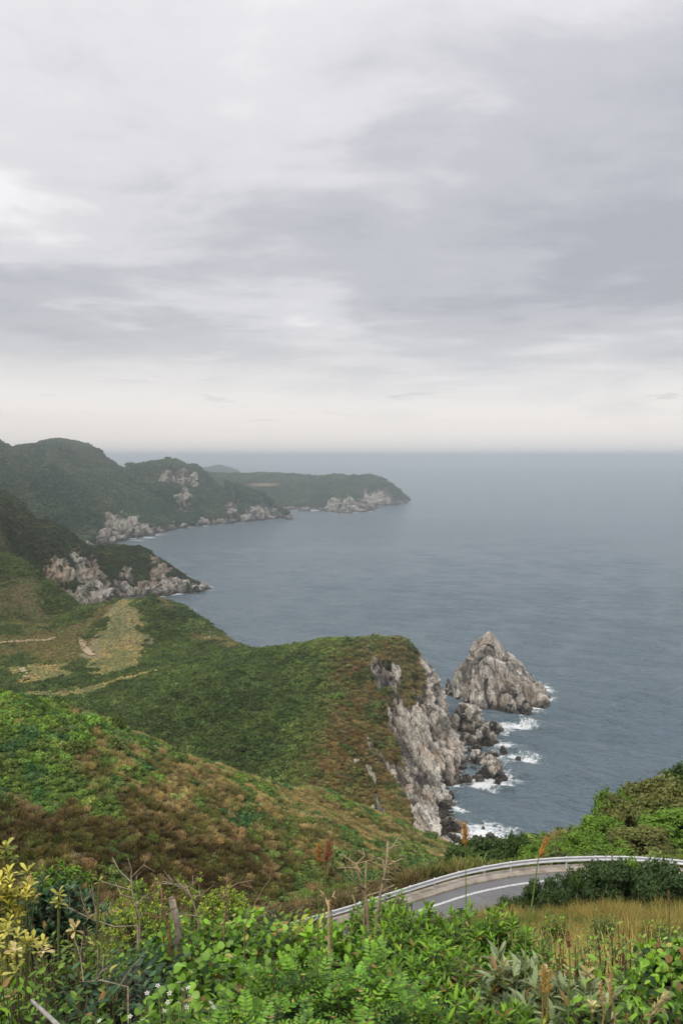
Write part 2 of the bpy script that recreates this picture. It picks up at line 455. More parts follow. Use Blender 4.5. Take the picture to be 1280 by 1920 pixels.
RIDGES = [
    # near hill: spur falling from the left to the sea
    [A(-260, 1262, 225, .55, 14), A(-120, 1290, 232, .55, 14), A(0, 1318, 240, .56, 12), A(120, 1352, 248, .58, 10), A(200, 1378, 256, .58, 9), A(400, 1448, 286, .6, 8), A(560, 1478, 322, .6, 7),
     A(640, 1508, 336, .65, 6), A(720, 1552, 346, .8, 5), A(790, 1606, 352, .9, 4)],
    # big headland: top and the spur that comes towards the viewer
    [A(560, 1212, 545, .42, 18), A(620, 1204, 528, .55, 16), A(680, 1197, 518, .75, 16), A(735, 1199, 512, .9, 12), A(764, 1207, 508, 1.0, 10), A(782, 1236, 505, 1.3, 8)],
    [A(620, 1204, 528, .5, 14), A(640, 1262, 492, .55, 10), A(628, 1330, 455, .6, 9), A(606, 1405, 420, .65, 9), A(600, 1470, 388, .7, 9)],
    [A(560, 1212, 545, .32, 25), A(500, 1228, 575, .3, 25), A(440, 1240, 590, .3, 25)],
    # knoll between the cove and the headland
    [A(185, 1158, 800, .35, 14), A(235, 1128, 785, .38, 14), A(285, 1119, 770, .45, 10), A(318, 1131, 765, .6, 10), A(350, 1163, 745, .6, 10), A(385, 1192, 715, .55, 10), A(440, 1209, 660, .5, 10), A(482, 1224, 618, .5, 10), A(520, 1218, 580, .45, 12)],
    # slopes left of the valley
    [A(-300, 960, 800, 1.0, 20), A(-100, 985, 830, 1.0, 18), A(0, 1036, 845, .9, 14), A(45, 1080, 850, .9, 10), A(70, 1112, 856, 1.3, 6), A(80, 1142, 862, 1.4, 5)],
    [A(-260, 1140, 720, .3, 25), A(-60, 1165, 735, .3, 25), A(60, 1185, 760, .25, 25)],
    # cove headland
    [A(-300, 780, 930, 1.0, 30), A(-120, 850, 970, .95, 25), A(0, 919, 1010, .9, 20), A(60, 964, 1040, .85, 16), A(120, 1008, 1068, .8, 14), A(165, 1030, 1085, .75, 10), A(200, 1026, 1090, .75, 12), A(255, 1024, 1088, .8, 12),
     A(290, 1045, 1085, .9, 8), A(330, 1087, 1078, .9, 5), A(372, 1106, 1076, .6, 3)],
    [A(140, 1040, 1060, .7, 8), A(150, 1078, 1010, .8, 6), A(165, 1115, 975, .9, 4)],
    # mountains across the bay
    [A(-320, 800, 1650, .55, 40), A(-150, 806, 1750, .55, 40), A(0, 819, 1900, .5, 40), A(40, 821, 1990, .5, 35), A(75, 833, 2100, .5, 30), A(108, 823, 2240, .5, 40), A(140, 829, 2300, .5, 35), A(200, 856, 2320, .5, 30), A(262, 871, 2310, .5, 30),
     A(290, 864, 2280, .5, 25), A(318, 861, 2260, .55, 25), A(352, 872, 2250, .55, 25), A(372, 888, 2240, .5, 20), A(440, 906, 2250, .55, 16), A(480, 918, 2245, .6, 12), A(505, 938, 2240, .9, 8), A(530, 963, 2238, .8, 6)],
    [A(108, 823, 2240, .55, 30), A(150, 880, 2050, .55, 25), A(190, 940, 1880, .6, 20), A(225, 985, 1770, .8, 12)],
    [A(318, 861, 2260, .6, 25), A(330, 895, 2180, .62, 18), A(345, 935, 2100, .65, 14)],
    [A(0, 819, 1900, .55, 40), A(60, 880, 1780, .55, 30), A(120, 950, 1690, .55, 25), A(170, 1000, 1620, .7, 14)],
    [A(430, 905, 2250, .6, 14), A(440, 935, 2190, .7, 10), A(450, 958, 2150, .9, 6)],
    # far headland
    [A(300, 880, 3300, .25, 60), A(430, 888, 3250, .25, 60), A(490, 887, 3200, .25, 50), A(545, 891, 3120, .28, 45), A(590, 893, 3060, .3, 40), A(628, 888, 3010, .35, 35), A(652, 895, 2980, .4, 25), A(690, 890, 2940, .42, 26), A(706, 900, 2925, .8, 12), A(722, 925, 2915, .8, 8), A(748, 941, 2920, .4, 4)],
    [A(628, 890, 3010, .35, 25), A(635, 920, 2750, .4, 18), A(645, 938, 2560, .6, 12), A(655, 950, 2470, .8, 6)],
    [A(560, 895, 3100, .3, 30), A(575, 925, 2850, .3, 25), A(590, 945, 2650, .3, 20)],
    [A(655, 938, 2560, .6, 8), A(690, 948, 2540, .7, 5)],
    # hills on the horizon
    [A(352, 884, 5040, .3, 30), A(385, 876, 5040, .3, 25), A(412, 871, 5040, .3, 20), A(432, 879, 5040, .3, 20), A(450, 888, 5040, .3, 20)],
    [A(487, 882.5, 5440, .5, 15), A(494, 886, 5440, .5, 15)],
    # brow beyond the road on the right
    [Wd(24, 75, 116.3, .55, 8), Wd(36, 95, 113.5, .6, 8), Wd(48, 140, 90, .65, 8), Wd(66, 220, 42, .7, 8), Wd(88, 280, 10, .7, 8)],
    [Wd(24, 75, 116.3, .6, 6), Wd(14, 90, 103, .6, 6), Wd(20, 150, 60, .62, 8), Wd(38, 240, 14, .7, 8)],
]
# guard rail line of the road (as far as the photograph shows it, then on round the bend)
RAIL_PX = [(653, 1723), (726, 1698), (800, 1674), (855, 1657), (905, 1646), (957, 1637), (1010, 1631), (1067, 1627.5), (1130, 1626), (1190, 1627), (1250, 1631), (1310, 1638), (1370, 1647)]
rail = [on_level(px, py, ROAD_Z + .05)[:2] for px, py in RAIL_PX]
rail = [(-21, 38), (-14.5, 46), (-8.5, 52.2), (-4, 56.2)] + rail
def smooth_line(P, step):
    P = np.asarray(P, float)
    for _ in range(3):
        Q = np.empty((len(P) * 2 - 2, 2)); Q[0::2] = P[:-1] * .75 + P[1:] * .25; Q[1::2] = P[:-1] * .25 + P[1:] * .75
        P = np.concatenate([P[:1], Q, P[-1:]])
    s = np.concatenate([[0], np.cumsum(np.hypot(*np.diff(P, axis=0).T))])
    t = np.arange(0, s[-1], step)
    return np.stack([np.interp(t, s, P[:, 0]), np.interp(t, s, P[:, 1])], 1)
RAIL = smooth_line(rail, 0.5)
def normals2(P):
    T = np.gradient(P, axis=0); T /= np.linalg.norm(T, axis=1)[:, None]
    return np.stack([T[:, 1], -T[:, 0]], 1)          # to the right of travel = towards the viewer's side
RN = normals2(RAIL)
if RN[len(RN) // 2, 1] > 0: RN = -RN
ROAD_C = RAIL + RN * 4.1

def poly_sd(x, y, poly):
    """signed distance to a closed coastline (+ inside) and the cliff steepness there"""
    best = np.full(x.shape, 1e18); c = np.zeros(x.shape); inside = np.zeros(x.shape, bool)
    n = len(poly)
    for i in range(n):
        x0, y0, c0 = poly[i]; x1, y1, c1 = poly[(i + 1) % n]
        dx, dy = x1 - x0, y1 - y0
        t = np.clip(((x - x0) * dx + (y - y0) * dy) / (dx * dx + dy * dy), 0, 1)
        d = (x - x0 - t * dx) ** 2 + (y - y0 - t * dy) ** 2
        m = d < best
        best = np.where(m, d, best); c = np.where(m, c0 + t * (c1 - c0), c)
        if y0 != y1:
            cr = ((y0 > y) != (y1 > y)) & (x < dx * (y - y0) / dy + x0)
            inside ^= cr
    d = np.sqrt(best)
    return np.where(inside, d, -d), c
def line_dist(x, y, P):
    best = np.full(x.shape, 1e18)
    for (x0, y0), (x1, y1) in zip(P[:-1], P[1:]):
        dx, dy = x1 - x0, y1 - y0
        t = np.clip(((x - x0) * dx + (y - y0) * dy) / (dx * dx + dy * dy + 1e-9), 0, 1)
        best = np.minimum(best, (x - x0 - t * dx) ** 2 + (y - y0 - t * dy) ** 2)
    return np.sqrt(best)
def coast_sd(x, y):
    sd, c = poly_sd(x, y, COAST)
    far = np.clip(y / 450.0, .5, 6)
    wob = fbm(x / (26 * far), y / (26 * far), 4, 91) * 4.2 * far * np.clip(y / 300 - .3, 0, 1)
    sd = sd + wob
    for isl in ISLES:
        m = y > 4500
        if m.any():
            s2, c2 = poly_sd(x, y, isl)
            c = np.where(s2 > sd, c2, c); sd = np.maximum(sd, s2)
    return sd, c
def height(x, y):
    """ground height, rockiness (0..1)"""
    z = np.full(x.shape, 10.0)
    z = np.where(y > 2500, 4.0, z)
    crest = np.zeros(x.shape)
    for R in RIDGES:
        b = np.full(x.shape, -1e9)
        ymin = min(p[1] for p in R) - 900; ymax = max(p[1] for p in R) + 1000
        m = (y > ymin) & (y < ymax)
        if not m.any(): continue
        xm, ym = x[m], y[m]; bm = np.full(xm.shape, -1e9); cm = np.zeros(xm.shape)
        for p, q in zip(R[:-1], R[1:]):
            dx, dy = q[0] - p[0], q[1] - p[1]
            t = np.clip(((xm - p[0]) * dx + (ym - p[1]) * dy) / (dx * dx + dy * dy), 0, 1)
            d = np.hypot(xm - p[0] - t * dx, ym - p[1] - t * dy)
            h = p[2] + t * (q[2] - p[2]); s = p[3] + t * (q[3] - p[3]); r = p[4] + t * (q[4] - p[4])
            c_ = h - s * (np.sqrt(d * d + r * r) - r)
            cm = np.where(c_ > bm, h, cm); bm = np.maximum(bm, c_)
        b[m] = bm
        cc = np.zeros(x.shape); cc[m] = cm
        crest = np.where(b > z, cc, crest)
        z = smax(z, b, 3.0)
    # the slope the photographer stands on
    w = sstep(-14, 8, x)
    own = 148.1 - (.463 - .016 * sstep(2, 8, x)) * y + .02 * x
    far_own = (1 - w) * own + w * (119.6 - .62 * (y - 69.5))
    own = np.where(y < 55, own, np.where(y > 70, far_own, own + (far_own - own) * np.clip((y - 55) / 15, 0, 1)))
    z = np.where(y < 420, smax(z, own, 2.5), z)
    # gullies and swells
    far = np.clip(y / 450.0, .25, 5.0)
    amp = np.where(y < 110, .25, np.where(y < 360, 1.6, np.where(y < 1350, 1.9 * far, 4.5)))
    g = fbm(x / (34 * far), y / (34 * far), 4, 5)
    z = z + amp * g
    z = z - np.where(y > 1300, (1 - ridged(x / 150 + .3 * fbm(x / 90, y / 90, 2, 43), y / 210, 4, 41)) * 46 * sstep(12, 60, z) * sstep(2, 45, crest - z), 0)
    # road bench
    near = (y < 110)
    if near.any():
        d = np.full(x.shape, 1e9); d[near] = line_dist(x[near], y[near], ROAD_C[::3])
        wr = sstep(9.5, 4.9, d)
        z = z * (1 - wr) + (ROAD_Z - .12) * wr
    # sea cliffs
    sd, c = coast_sd(x, y)
    far = np.clip(y / 450.0, .4, 5)
    crag = fbm(x / (16 * far), y / (16 * far), 4, 77)
    prof = np.where(sd > 0, sd * c * (1 + .28 * crag) + .6 * far * np.clip(sd, 0, 1), sd * 1.2)
    prof = np.maximum(prof, -7)
    hill = z
    z = smin(hill, prof, 1.5 + .6 * far)
    rock = sstep(-.5, 9.0 * far, hill - prof + 5 * far * crag)
    rock = np.maximum(rock, sstep(5 * far, 1.0, z) * sstep(40 * far, 8, sd) * np.where(y > 330, 1, 0))
    return z, np.clip(rock, 0, 1), sd

# ------------------------------------------------------------------ terrain sheets
GREEN_D, GREEN, GREEN_L = np.array((.040, .060, .021)), np.array((.074, .104, .031)), np.array((.120, .190, .036))
BROWN, TAN, STRAW = np.array((.118, .086, .040)), np.array((.215, .178, .085)), np.array((.30, .245, .115))
TEAL = np.array((.030, .060, .038))
def lerp(a, b, t): return a + (b - a) * t[:, None]
def blob(px, py, cx, cy, rx, ry, ang=0):
    ca, sa = math.cos(math.radians(ang)), math.sin(math.radians(ang))
    u = ((px - cx) * ca + (py - cy) * sa) / rx; v = (-(px - cx) * sa + (py - cy) * ca) / ry
    return np.exp(-(u * u + v * v))
def poly_mask(x, y, pts):
    ins = np.zeros(x.shape, bool)
    for (x0, y0), (x1, y1) in zip(pts, pts[1:] + pts[:1]):
        if y0 != y1: ins ^= ((y0 > y) != (y1 > y)) & (x < (x1 - x0) * (y - y0) / (y1 - y0) + x0)
    return ins

class Sheet: pass
SHEETS = {}
CLIFF_AX = np.array((.27, -.90, -.33)); CLIFF_AX /= np.linalg.norm(CLIFF_AX)
def frame_for(ax):
    a = np.cross(ax, (0, 0, 1)); a /= np.linalg.norm(a); b = np.cross(ax, a)
    return np.stack([a, b, ax], 1)
def sheet(name, xs, ys, mat, region, facet=None, paint=None, rockpaint=None, label=None):
    X, Y = np.meshgrid(xs, ys)
    x, y = X.ravel(), Y.ravel()
    reg = region(x, y) & (np.abs(x) < .46 * y + 45)
    z = np.full(x.shape, -50.0); rock = np.zeros(x.shape); sd = np.full(x.shape, -99.0)
    z[reg], rock[reg], sd[reg] = height(x[reg], y[reg])
    nx, ny = len(xs), len(ys)
    Z = z.reshape(ny, nx)
    gy, gx = np.gradient(np.where(Z < -40, np.nan, Z), ys, xs)
    nrm = np.stack([-np.nan_to_num(gx).ravel(), -np.nan_to_num(gy).ravel(), np.ones(x.shape)], 1)
    nrm /= np.linalg.norm(nrm, axis=1)[:, None]
    px, py = to_px(x, y, z)
    if rockpaint is not None: rock = np.clip(rockpaint(px, py, x, y, z, rock, nrm), 0, 1)
    soil = np.tile(np.array((.05, .05, .022)), (len(x), 1))
    if paint is not None: soil = paint(px, py, x, y, z)[0] * 1.0
    P = np.stack([x, y, z], 1)
    slab = np.full(len(x), .5)
    if facet is not None:
        m = reg & (rock > .05) & (sd > -14)
        idx = np.where(m)[0]
        Fm = frame_for(np.array(facet['axis'], float) / np.linalg.norm(facet['axis']))
        q = P[idx] @ Fm
        q = q + facet['size'][0] * .12 * np.stack([fbm(q[:, 0] / facet['size'][0], q[:, 2] / facet['size'][0] / 3, 3, s) for s in (1, 2, 3)], 1)
        o = 0; sl = 0
        for k, (sz, am) in enumerate(zip(facet['size'], facet['amp'])):
            a, idr, e = facets(q / np.array((sz, sz, sz * facet['long'])), 100 + 7 * k, 1.0)
            o = o + am * (a - .8 * np.clip(1 - e / .2, 0, 1))
            sl = sl + (.62, .38)[k] * idr
        if 'beds' in facet:          # overlapping slabs: steps across the dip
            bn = np.cross(facet['face'], facet['axis']); bn /= np.linalg.norm(bn)
            u = P[idx] @ bn; w_ = q[:, 2]
            for per, am in facet['beds']:
                ph = u / per + .55 * fbm(u / 14, w_ / 26, 3, 55) + .12 * fbm(u / 4, w_ / 7, 2, 56)
                fr = ph - np.floor(ph)
                lev = _h(np.floor(ph), np.floor(ph) * 0, np.floor(ph) * 0, 57) - .5
                o = o + am * (fr * .9 - .45 + lev * .9) ; sl = sl + .18 * lev
        slab[idx] = sl
        P[idx] += nrm[idx] * (o * sstep(.1, .75, rock[idx]))[:, None]
        P[idx, 2] -= .15 * rock[idx]
    keep = (reg & (sd > -16)).reshape(ny, nx)
    fk = keep[:-1, :-1] & keep[:-1, 1:] & keep[1:, 1:] & keep[1:, :-1]
    F = grid_faces(nx, ny, fk)
    v, F, r, t, sl = compact(P, F, rock, soil, slab)
    me = mesh_np(name, v, F, True, mat, {'rock': r, 'tint': t, 'slab': sl})
    fr_ = r[F].mean(1)
    me.polygons.foreach_set('use_smooth', fr_ < .45)
    o = put(name, me, kind='structure')
    if label: o['label'] = label
    s = Sheet(); s.xs, s.ys, s.Z, s.R, s.N, s.SD, s.K = xs, ys, P[:, 2].reshape(ny, nx), rock.reshape(ny, nx), nrm.reshape(ny, nx, 3), sd.reshape(ny, nx), keep
    s.paint = paint; s.obj = o
    SHEETS[name] = s
    return s
def sample(s, x, y):
    i = np.clip(np.searchsorted(s.xs, x) - 1, 0, len(s.xs) - 2); j = np.clip(np.searchsorted(s.ys, y) - 1, 0, len(s.ys) - 2)
    fx = (x - s.xs[i]) / (s.xs[i + 1] - s.xs[i]); fy = (y - s.ys[j]) / (s.ys[j + 1] - s.ys[j])
    def bl(A):
        if A.ndim == 3: f, g = fx[:, None], fy[:, None]
        else: f, g = fx, fy
        return (A[j, i] * (1 - f) + A[j, i + 1] * f) * (1 - g) + (A[j + 1, i] * (1 - f) + A[j + 1, i + 1] * f) * g
    ok = s.K[j, i] & s.K[j, i + 1] & s.K[j + 1, i] & s.K[j + 1, i + 1] & (fx >= 0) & (fx <= 1) & (fy >= 0) & (fy <= 1)
    return bl(s.Z), bl(s.R), bl(s.N), bl(s.SD), ok

# what grows where: returns colour, height factor (0 = bare/short grass), leafy (1) or dry brush (0)
def paint_near(px, py, x, y, z):
    n1 = fbm(x / 11, y / 11, 4, 21, .6); n2 = fbm(x / 3.4, y / 3.4, 3, 22, .6); n3 = fbm(x / 34, y / 34, 3, 23); n4 = fbm(x / 5.5, y / 5.5, 3, 24)
    one = np.ones((len(x), 1))
    br = .42 + .50 * blob(px, py, 270, 1600, 320, 95, 10) + .26 * blob(px, py, 540, 1540, 200, 70, 28) - .75 * blob(px, py, 40, 1370, 150, 70, 15) - .55 * blob(px, py, 50, 1480, 110, 60) \
        + .35 * blob(px, py, 150, 1430, 70, 45) - .6 * blob(px, py, 700, 1640, 90, 90, 40) - .22 * blob(px, py, 300, 1400, 170, 25, 18) + .25 * blob(px, py, 640, 1530, 110, 30, 30)
    leafy = sstep(.22, -.22, br - .46 + .62 * n1 + .55 * n2 + .22 * n3)
    drk = np.clip(.22 + .62 * blob(px, py, 260, 1610, 330, 90, 8) + .55 * n4 + .2 * n3, 0, 1)
    dry = lerp(TAN * one, BROWN * one, drk)
    dry = lerp(dry, np.array((.050, .036, .016)) * one, .92 * np.clip(blob(px, py, 270, 1620, 330, 80, 6) * 1.3 + .35 * n1, 0, 1))
    dry = lerp(dry, np.array((.105, .105, .036)) * one, sstep(.0, .45, n4 - .3 * n2) * .75)
    dry = lerp(dry, np.array((.26, .20, .11)) * one, sstep(.32, .6, n2) * .6)
    gl = np.clip(.45 + .55 * n2 + .35 * n3 + .35 * blob(px, py, 150, 1370, 180, 60, 20) - .5 * blob(px, py, 700, 1640, 120, 90), 0, 1)
    gr = lerp(GREEN * one, GREEN_L * one, gl)
    gr = lerp(gr, np.array((.036, .090, .034)) * one, sstep(.25, .6, fbm(x / 6, y / 6, 2, 29)) * .8)
    return lerp(dry, gr, leafy), np.ones(len(x)), leafy
def paint_head(px, py, x, y, z):
    n1 = fbm(x / 11, y / 11, 4, 31); n2 = fbm(x / 4, y / 4, 3, 32)
    xb = np.interp(py, [1195, 1215, 1260, 1330, 1400, 1470], [655, 628, 612, 602, 590, 560])
    br = sstep(-35, 45, px - xb + 34 * n1)
    br = br * (1 - .9 * sstep(.0, .4, n2 + .6 * n1 - .1)) * (1 - .8 * blob(px, py, 650, 1197, 60, 12))
    leafy = 1 - br
    gl = np.clip(.16 + .45 * n1 + .6 * sstep(1250, 1198, py) + .75 * np.exp(-((px - xb + 12) / 42) ** 2), 0, 1.3)  # paler band along the crest: a lit ridge painted into the green
    gr = lerp(np.tile(GREEN_D, (len(x), 1)), np.tile(GREEN * 1.05, (len(x), 1)), gl)
    dry = lerp(np.tile(BROWN * 1.0, (len(x), 1)), np.tile(TAN * .9, (len(x), 1)), np.clip(.4 + .8 * n2, 0, 1))
    dry = lerp(dry, np.tile(np.array((.10, .10, .038)), (len(x), 1)), sstep(-.1, .4, fbm(x / 7, y / 7, 3, 36)) * .8)
    return lerp(gr, dry, br), np.ones(len(x)), leafy
FIELDS = [  # meadow and track-side grass in the valley: outlines in plan, from the photograph
    ([(45, 1262), (62, 1252), (120, 1250), (130, 1258), (118, 1270), (60, 1274)], 13), ([(0, 1246), (40, 1244), (90, 1240), (130, 1240), (130, 1247), (60, 1254), (0, 1258)], 13),
    ([(0, 1300), (60, 1296), (140, 1292), (210, 1276), (285, 1258), (352, 1247), (350, 1254), (290, 1270), (220, 1288), (150, 1304), (60, 1310), (0, 1313)], 12),
    ([(160, 1218), (165, 1190), (200, 1158), (240, 1140), (266, 1160), (276, 1190), (262, 1212), (215, 1226), (175, 1234)], 24)]
FIELD_W = [[on_level(px, py, h)[:2] for px, py in pts] for pts, h in FIELDS]
def paint_valley(px, py, x, y, z):
    n1 = fbm(x / 14, y / 14, 4, 51); n2 = fbm(x / 5, y / 5, 3, 52)
    gl = np.clip(.42 + .5 * n1 + .25 * n2, 0, 1)
    gr = lerp(np.tile(GREEN_D, (len(x), 1)), np.tile(GREEN * 1.05, (len(x), 1)), gl)
    tan_ = .85 * blob(px, py, 40, 1205, 150, 38) + .8 * blob(px, py, 130, 1225, 60, 22) + .9 * blob(px, py, 310, 1130, 32, 14, 30) + .75 * blob(px, py, 430, 1205, 90, 14, 12) + .7 * blob(px, py, 40, 1120, 70, 40, 20) \
        + .8 * blob(px, py, 190, 1150, 60, 14, -30)
    br = sstep(.35, .75, tan_ + .35 * n1 + .2 * n2)
    olive = lerp(np.tile(np.array((.17, .135, .068)), (len(x), 1)), np.tile(np.array((.125, .13, .055)), (len(x), 1)), np.clip(.5 + n2, 0, 1))
    col = lerp(gr, olive, br)
    hgt = 1 - .65 * br
    fm = np.zeros(len(x))
    for k, w in enumerate(FIELD_W):
        m = poly_mask(x + 4 * n2 + 4 * n1, y + 9 * n2 + 6 * n1, w)
        fm = np.maximum(fm, m * 1.0)
    straw = lerp(np.tile(np.array((.19, .19, .095)), (len(x), 1)), np.tile(STRAW * np.array((.98, .98, 1.05)), (len(x), 1)), np.clip(.4 + .8 * n1, 0, 1))
    col = lerp(col, straw, fm); hgt = hgt * (1 - .82 * fm)
    return col, hgt, np.maximum(1 - br - fm, 0)
def paint_cove(px, py, x, y, z):
    n1 = fbm(x / 18, y / 18, 4, 61); n2 = fbm(x / 6, y / 6, 3, 62)
    col = lerp(np.tile(np.array((.026, .038, .018)), (len(x), 1)), np.tile(np.array((.048, .064, .027)), (len(x), 1)), np.clip(.45 + .6 * n1, 0, 1))
    br = np.clip(sstep(.3, .8, .9 * blob(px, py, 30, 1115, 70, 35, 30) + .35 * blob(px, py, 30, 1000, 90, 40, 35) + .4 * n1 + .2 * n2), 0, 1)
    col = lerp(col, np.tile(np.array((.105, .09, .04)), (len(x), 1)), br)
    return col, 1 - .4 * br, 1 - br
def paint_far(px, py, x, y, z):
    n1 = fbm(x / 60, y / 60, 4, 71); n2 = fbm(x / 20, y / 20, 3, 72)
    col = lerp(np.tile(TEAL * .9, (len(x), 1)), np.tile(np.array((.062, .080, .044)), (len(x), 1)), np.clip(.4 + .75 * n1 + .5 * n2, 0, 1))  # canopy paled to carry some of the haze in its colour
    br = sstep(.4, .8, .9 * blob(px, py, 495, 909, 45, 5))
    col = lerp(col, np.tile(np.array((.26, .20, .11)), (len(x), 1)), br)
    return col, 1 - br, np.ones(len(x))
def rock_head(px, py, x, y, z, rock, n):
    # cliffs keep patches of scrub on their upper half; ribs of bare stone run down through the scrub
    n1 = fbm(x / 8, y / 16, 4, 33); stripe = fbm((px * .90 - py * .43) / 15.0, (px * .43 + py * .9) / 130, 3, 35)
    la = np.interp(py, [1195, 1240, 1290, 1340, 1400, 1480, 1540, 1600, 1650], [840, 775, 742, 715, 692, 672, 705, 765, 800])
    lb = np.interp(py, [1195, 1240, 1290, 1380, 1450, 1550, 1610, 1650], [860, 840, 820, 782, 758, 785, 815, 830])
    t = (px - la) / np.maximum(lb - la, 10)
    r = sstep(.26, .62, .14 + .78 * t + .80 * stripe + .42 * n1)
    r = r * sstep(-.15, .15, t)
    patch = blob(px, py, 715, 1262, 24, 34, 20) * 1.3 + .9 * blob(px, py, 745, 1270, 9, 26, 15) + blob(px, py, 692, 1395, 5, 36, -20) + .8 * blob(px, py, 660, 1428, 10, 7)
    r = np.maximum(r, sstep(.4, .8, patch + .45 * n1))
    r = np.maximum(r, sstep(5, 2, z))
    return r
ROCK_FAR = [[(298, 888), (318, 874), (345, 878), (374, 900), (372, 918), (352, 912), (348, 926), (333, 906), (314, 908), (299, 902)], [(334, 930), (352, 922), (357, 945), (346, 962), (334, 956)], [(420, 945), (446, 938), (449, 976), (422, 981)],
    [(450, 968), (466, 950), (480, 946), (500, 936), (518, 948), (537, 973), (450, 982)], [(190, 985), (200, 962), (226, 966), (262, 978), (290, 988), (330, 982), (430, 970), (430, 984), (280, 1007), (250, 1016), (172, 1026)],
    [(612, 952), (622, 930), (640, 936), (656, 928), (668, 940), (702, 955), (700, 964), (616, 964)], [(672, 938), (688, 914), (698, 926), (724, 912), (742, 938), (762, 945), (690, 952)]]
ROCK_COVE = [(78, 1066), (92, 1038), (112, 1052), (146, 1026), (168, 1040), (188, 1062), (200, 1082), (224, 1088), (232, 1058), (244, 1060), (250, 1092), (280, 1084), (284, 1048), (300, 1046), (336, 1084), (384, 1100), (384, 1114), (160, 1170), (78, 1170)]
def rock_far(px, py, x, y, z, rock, n):
    n1 = fbm(x / 25, y / 25, 4, 73); n2 = fbm(x / 10, y / 10, 3, 74)
    r = np.zeros(len(x))
    for pl in ROCK_FAR: r = np.maximum(r, poly_mask(px + 5 * n1, py + 4 * n2, pl) * 1.0)
    r = r * sstep(-.75, -.1, n2 + .3 * n1 + .25)
    return np.maximum(r, rock * sstep(14, 5, z))
def rock_cove(px, py, x, y, z, rock, n):
    n1 = fbm(x / 12, y / 12, 4, 63); n2 = fbm(x / 5, y / 5, 3, 64)
    r = poly_mask(px + 9 * n1, py + 9 * n2, ROCK_COVE) * 1.0
    r = r * sstep(-.85, -.25, n2 + .35 * n1)
    return np.maximum(r, rock * sstep(9, 4, z))

def spans(*segs):
    out = []
    for a, b, s in segs: out.append(np.arange(a, b, s))
    return np.unique(np.round(np.concatenate(out), 3))
def paint_own(px, py, x, y, z):
    n1 = fbm(x / 4, y / 4, 4, 81)
    far = sstep(64, 70, y)
    col = lerp(np.tile(np.array((.06, .05, .028)), (len(x), 1)), np.tile(np.array((.12, .095, .045)), (len(x), 1)), np.clip(.5 + n1, 0, 1))
    return lerp(col, lerp(np.tile(GREEN, (len(x), 1)), np.tile(GREEN_L * .7, (len(x), 1)), np.clip(.5 + n1, 0, 1)), far), np.ones(len(x)), sstep(.3, -.1, n1)
sheet('hillside', spans((-62, 75, 1.0)), spans((-8, 112, 1.0)), TERR_NEAR, lambda x, y: y < 111, paint=paint_own, label='steep scrubby hillside falling from the viewpoint to the road')
sheet('near_hill', spans((-205, 165, 2.0)), spans((104, 372, 2.0)), TERR_NEAR, lambda x, y: (y > 104) & (y < 372), paint=paint_near, facet=dict(axis=CLIFF_AX, size=(5, 2.2), amp=(2.2, .9), long=3.5), label='brown and green scrub hillside sloping down to the right')
sheet('headland', spans((-72, -20, 2.0), (-20, 80, .8)), spans((345, 612, 1.0), (612, 690, 2)), TERR_NEAR, lambda x, y: (y > 345) & (x > -72) & (y < 688), rockpaint=rock_head, paint=paint_head,
      facet=dict(axis=CLIFF_AX, size=(5.5, 2.3), amp=(2.8, 1.1), long=6, beds=((6.5, 3.4), (2.6, 1.1)), face=(.72, -.3, .62)), label='big headland with green landward slope and bare granite sea cliff')
sheet('valley', spans((-460, -62, 2.6)), spans((350, 932, 2.6)), TERR_NEAR, lambda x, y: (y > 350) & (x < -62) & (y < 928), paint=paint_valley, facet=dict(axis=(.1, -.3, -1), size=(6, 2.5), amp=(2, 1), long=2), label='scrub valley with meadows and a round knoll above the sea')
sheet('cove_headland', spans((-590, -90, 2.25)), spans((912, 1395, 2.25)), TERR_COVE, lambda x, y: (y > 912) & (y < 1393), rockpaint=rock_cove, paint=paint_cove,
      facet=dict(axis=(.25, -.25, -1), size=(9, 4.0), amp=(5, 2.0), long=2.4), label='wooded promontory with orange and grey cliffs round a cove')
sheet('mountain', spans((-1360, -680, 7.5), (-680, -60, 4.5)), spans((1374, 2654, 5.0)), TERR_FAR, lambda x, y: (y > 1374) & (y < 2652), rockpaint=rock_far, paint=paint_far,
      facet=dict(axis=(.15, -.2, -1), size=(20, 9), amp=(12, 5), long=2.0), label='dark wooded mountains falling to the bay')
sheet('far_headland', spans((-1300, -470, 16), (-470, 300, 7)), spans((2620, 3740, 7.5), (3740, 4400, 24)), TERR_FAR, lambda x, y: (y > 2625) & (y < 4390), rockpaint=rock_far, paint=paint_far,
      facet=dict(axis=(.15, -.2, -1), size=(22, 10), amp=(10, 5), long=2.0), label='far wooded headland with pale cliffs at its tip')
sheet('distant_hills', spans((-1080, -380, 14)), spans((5800, 7000, 20)), TERR_FAR, lambda x, y: y > 5800, paint=paint_far, label='hills of a distant island on the hazy horizon')
print('terrain', round(time.time() - T0, 1))

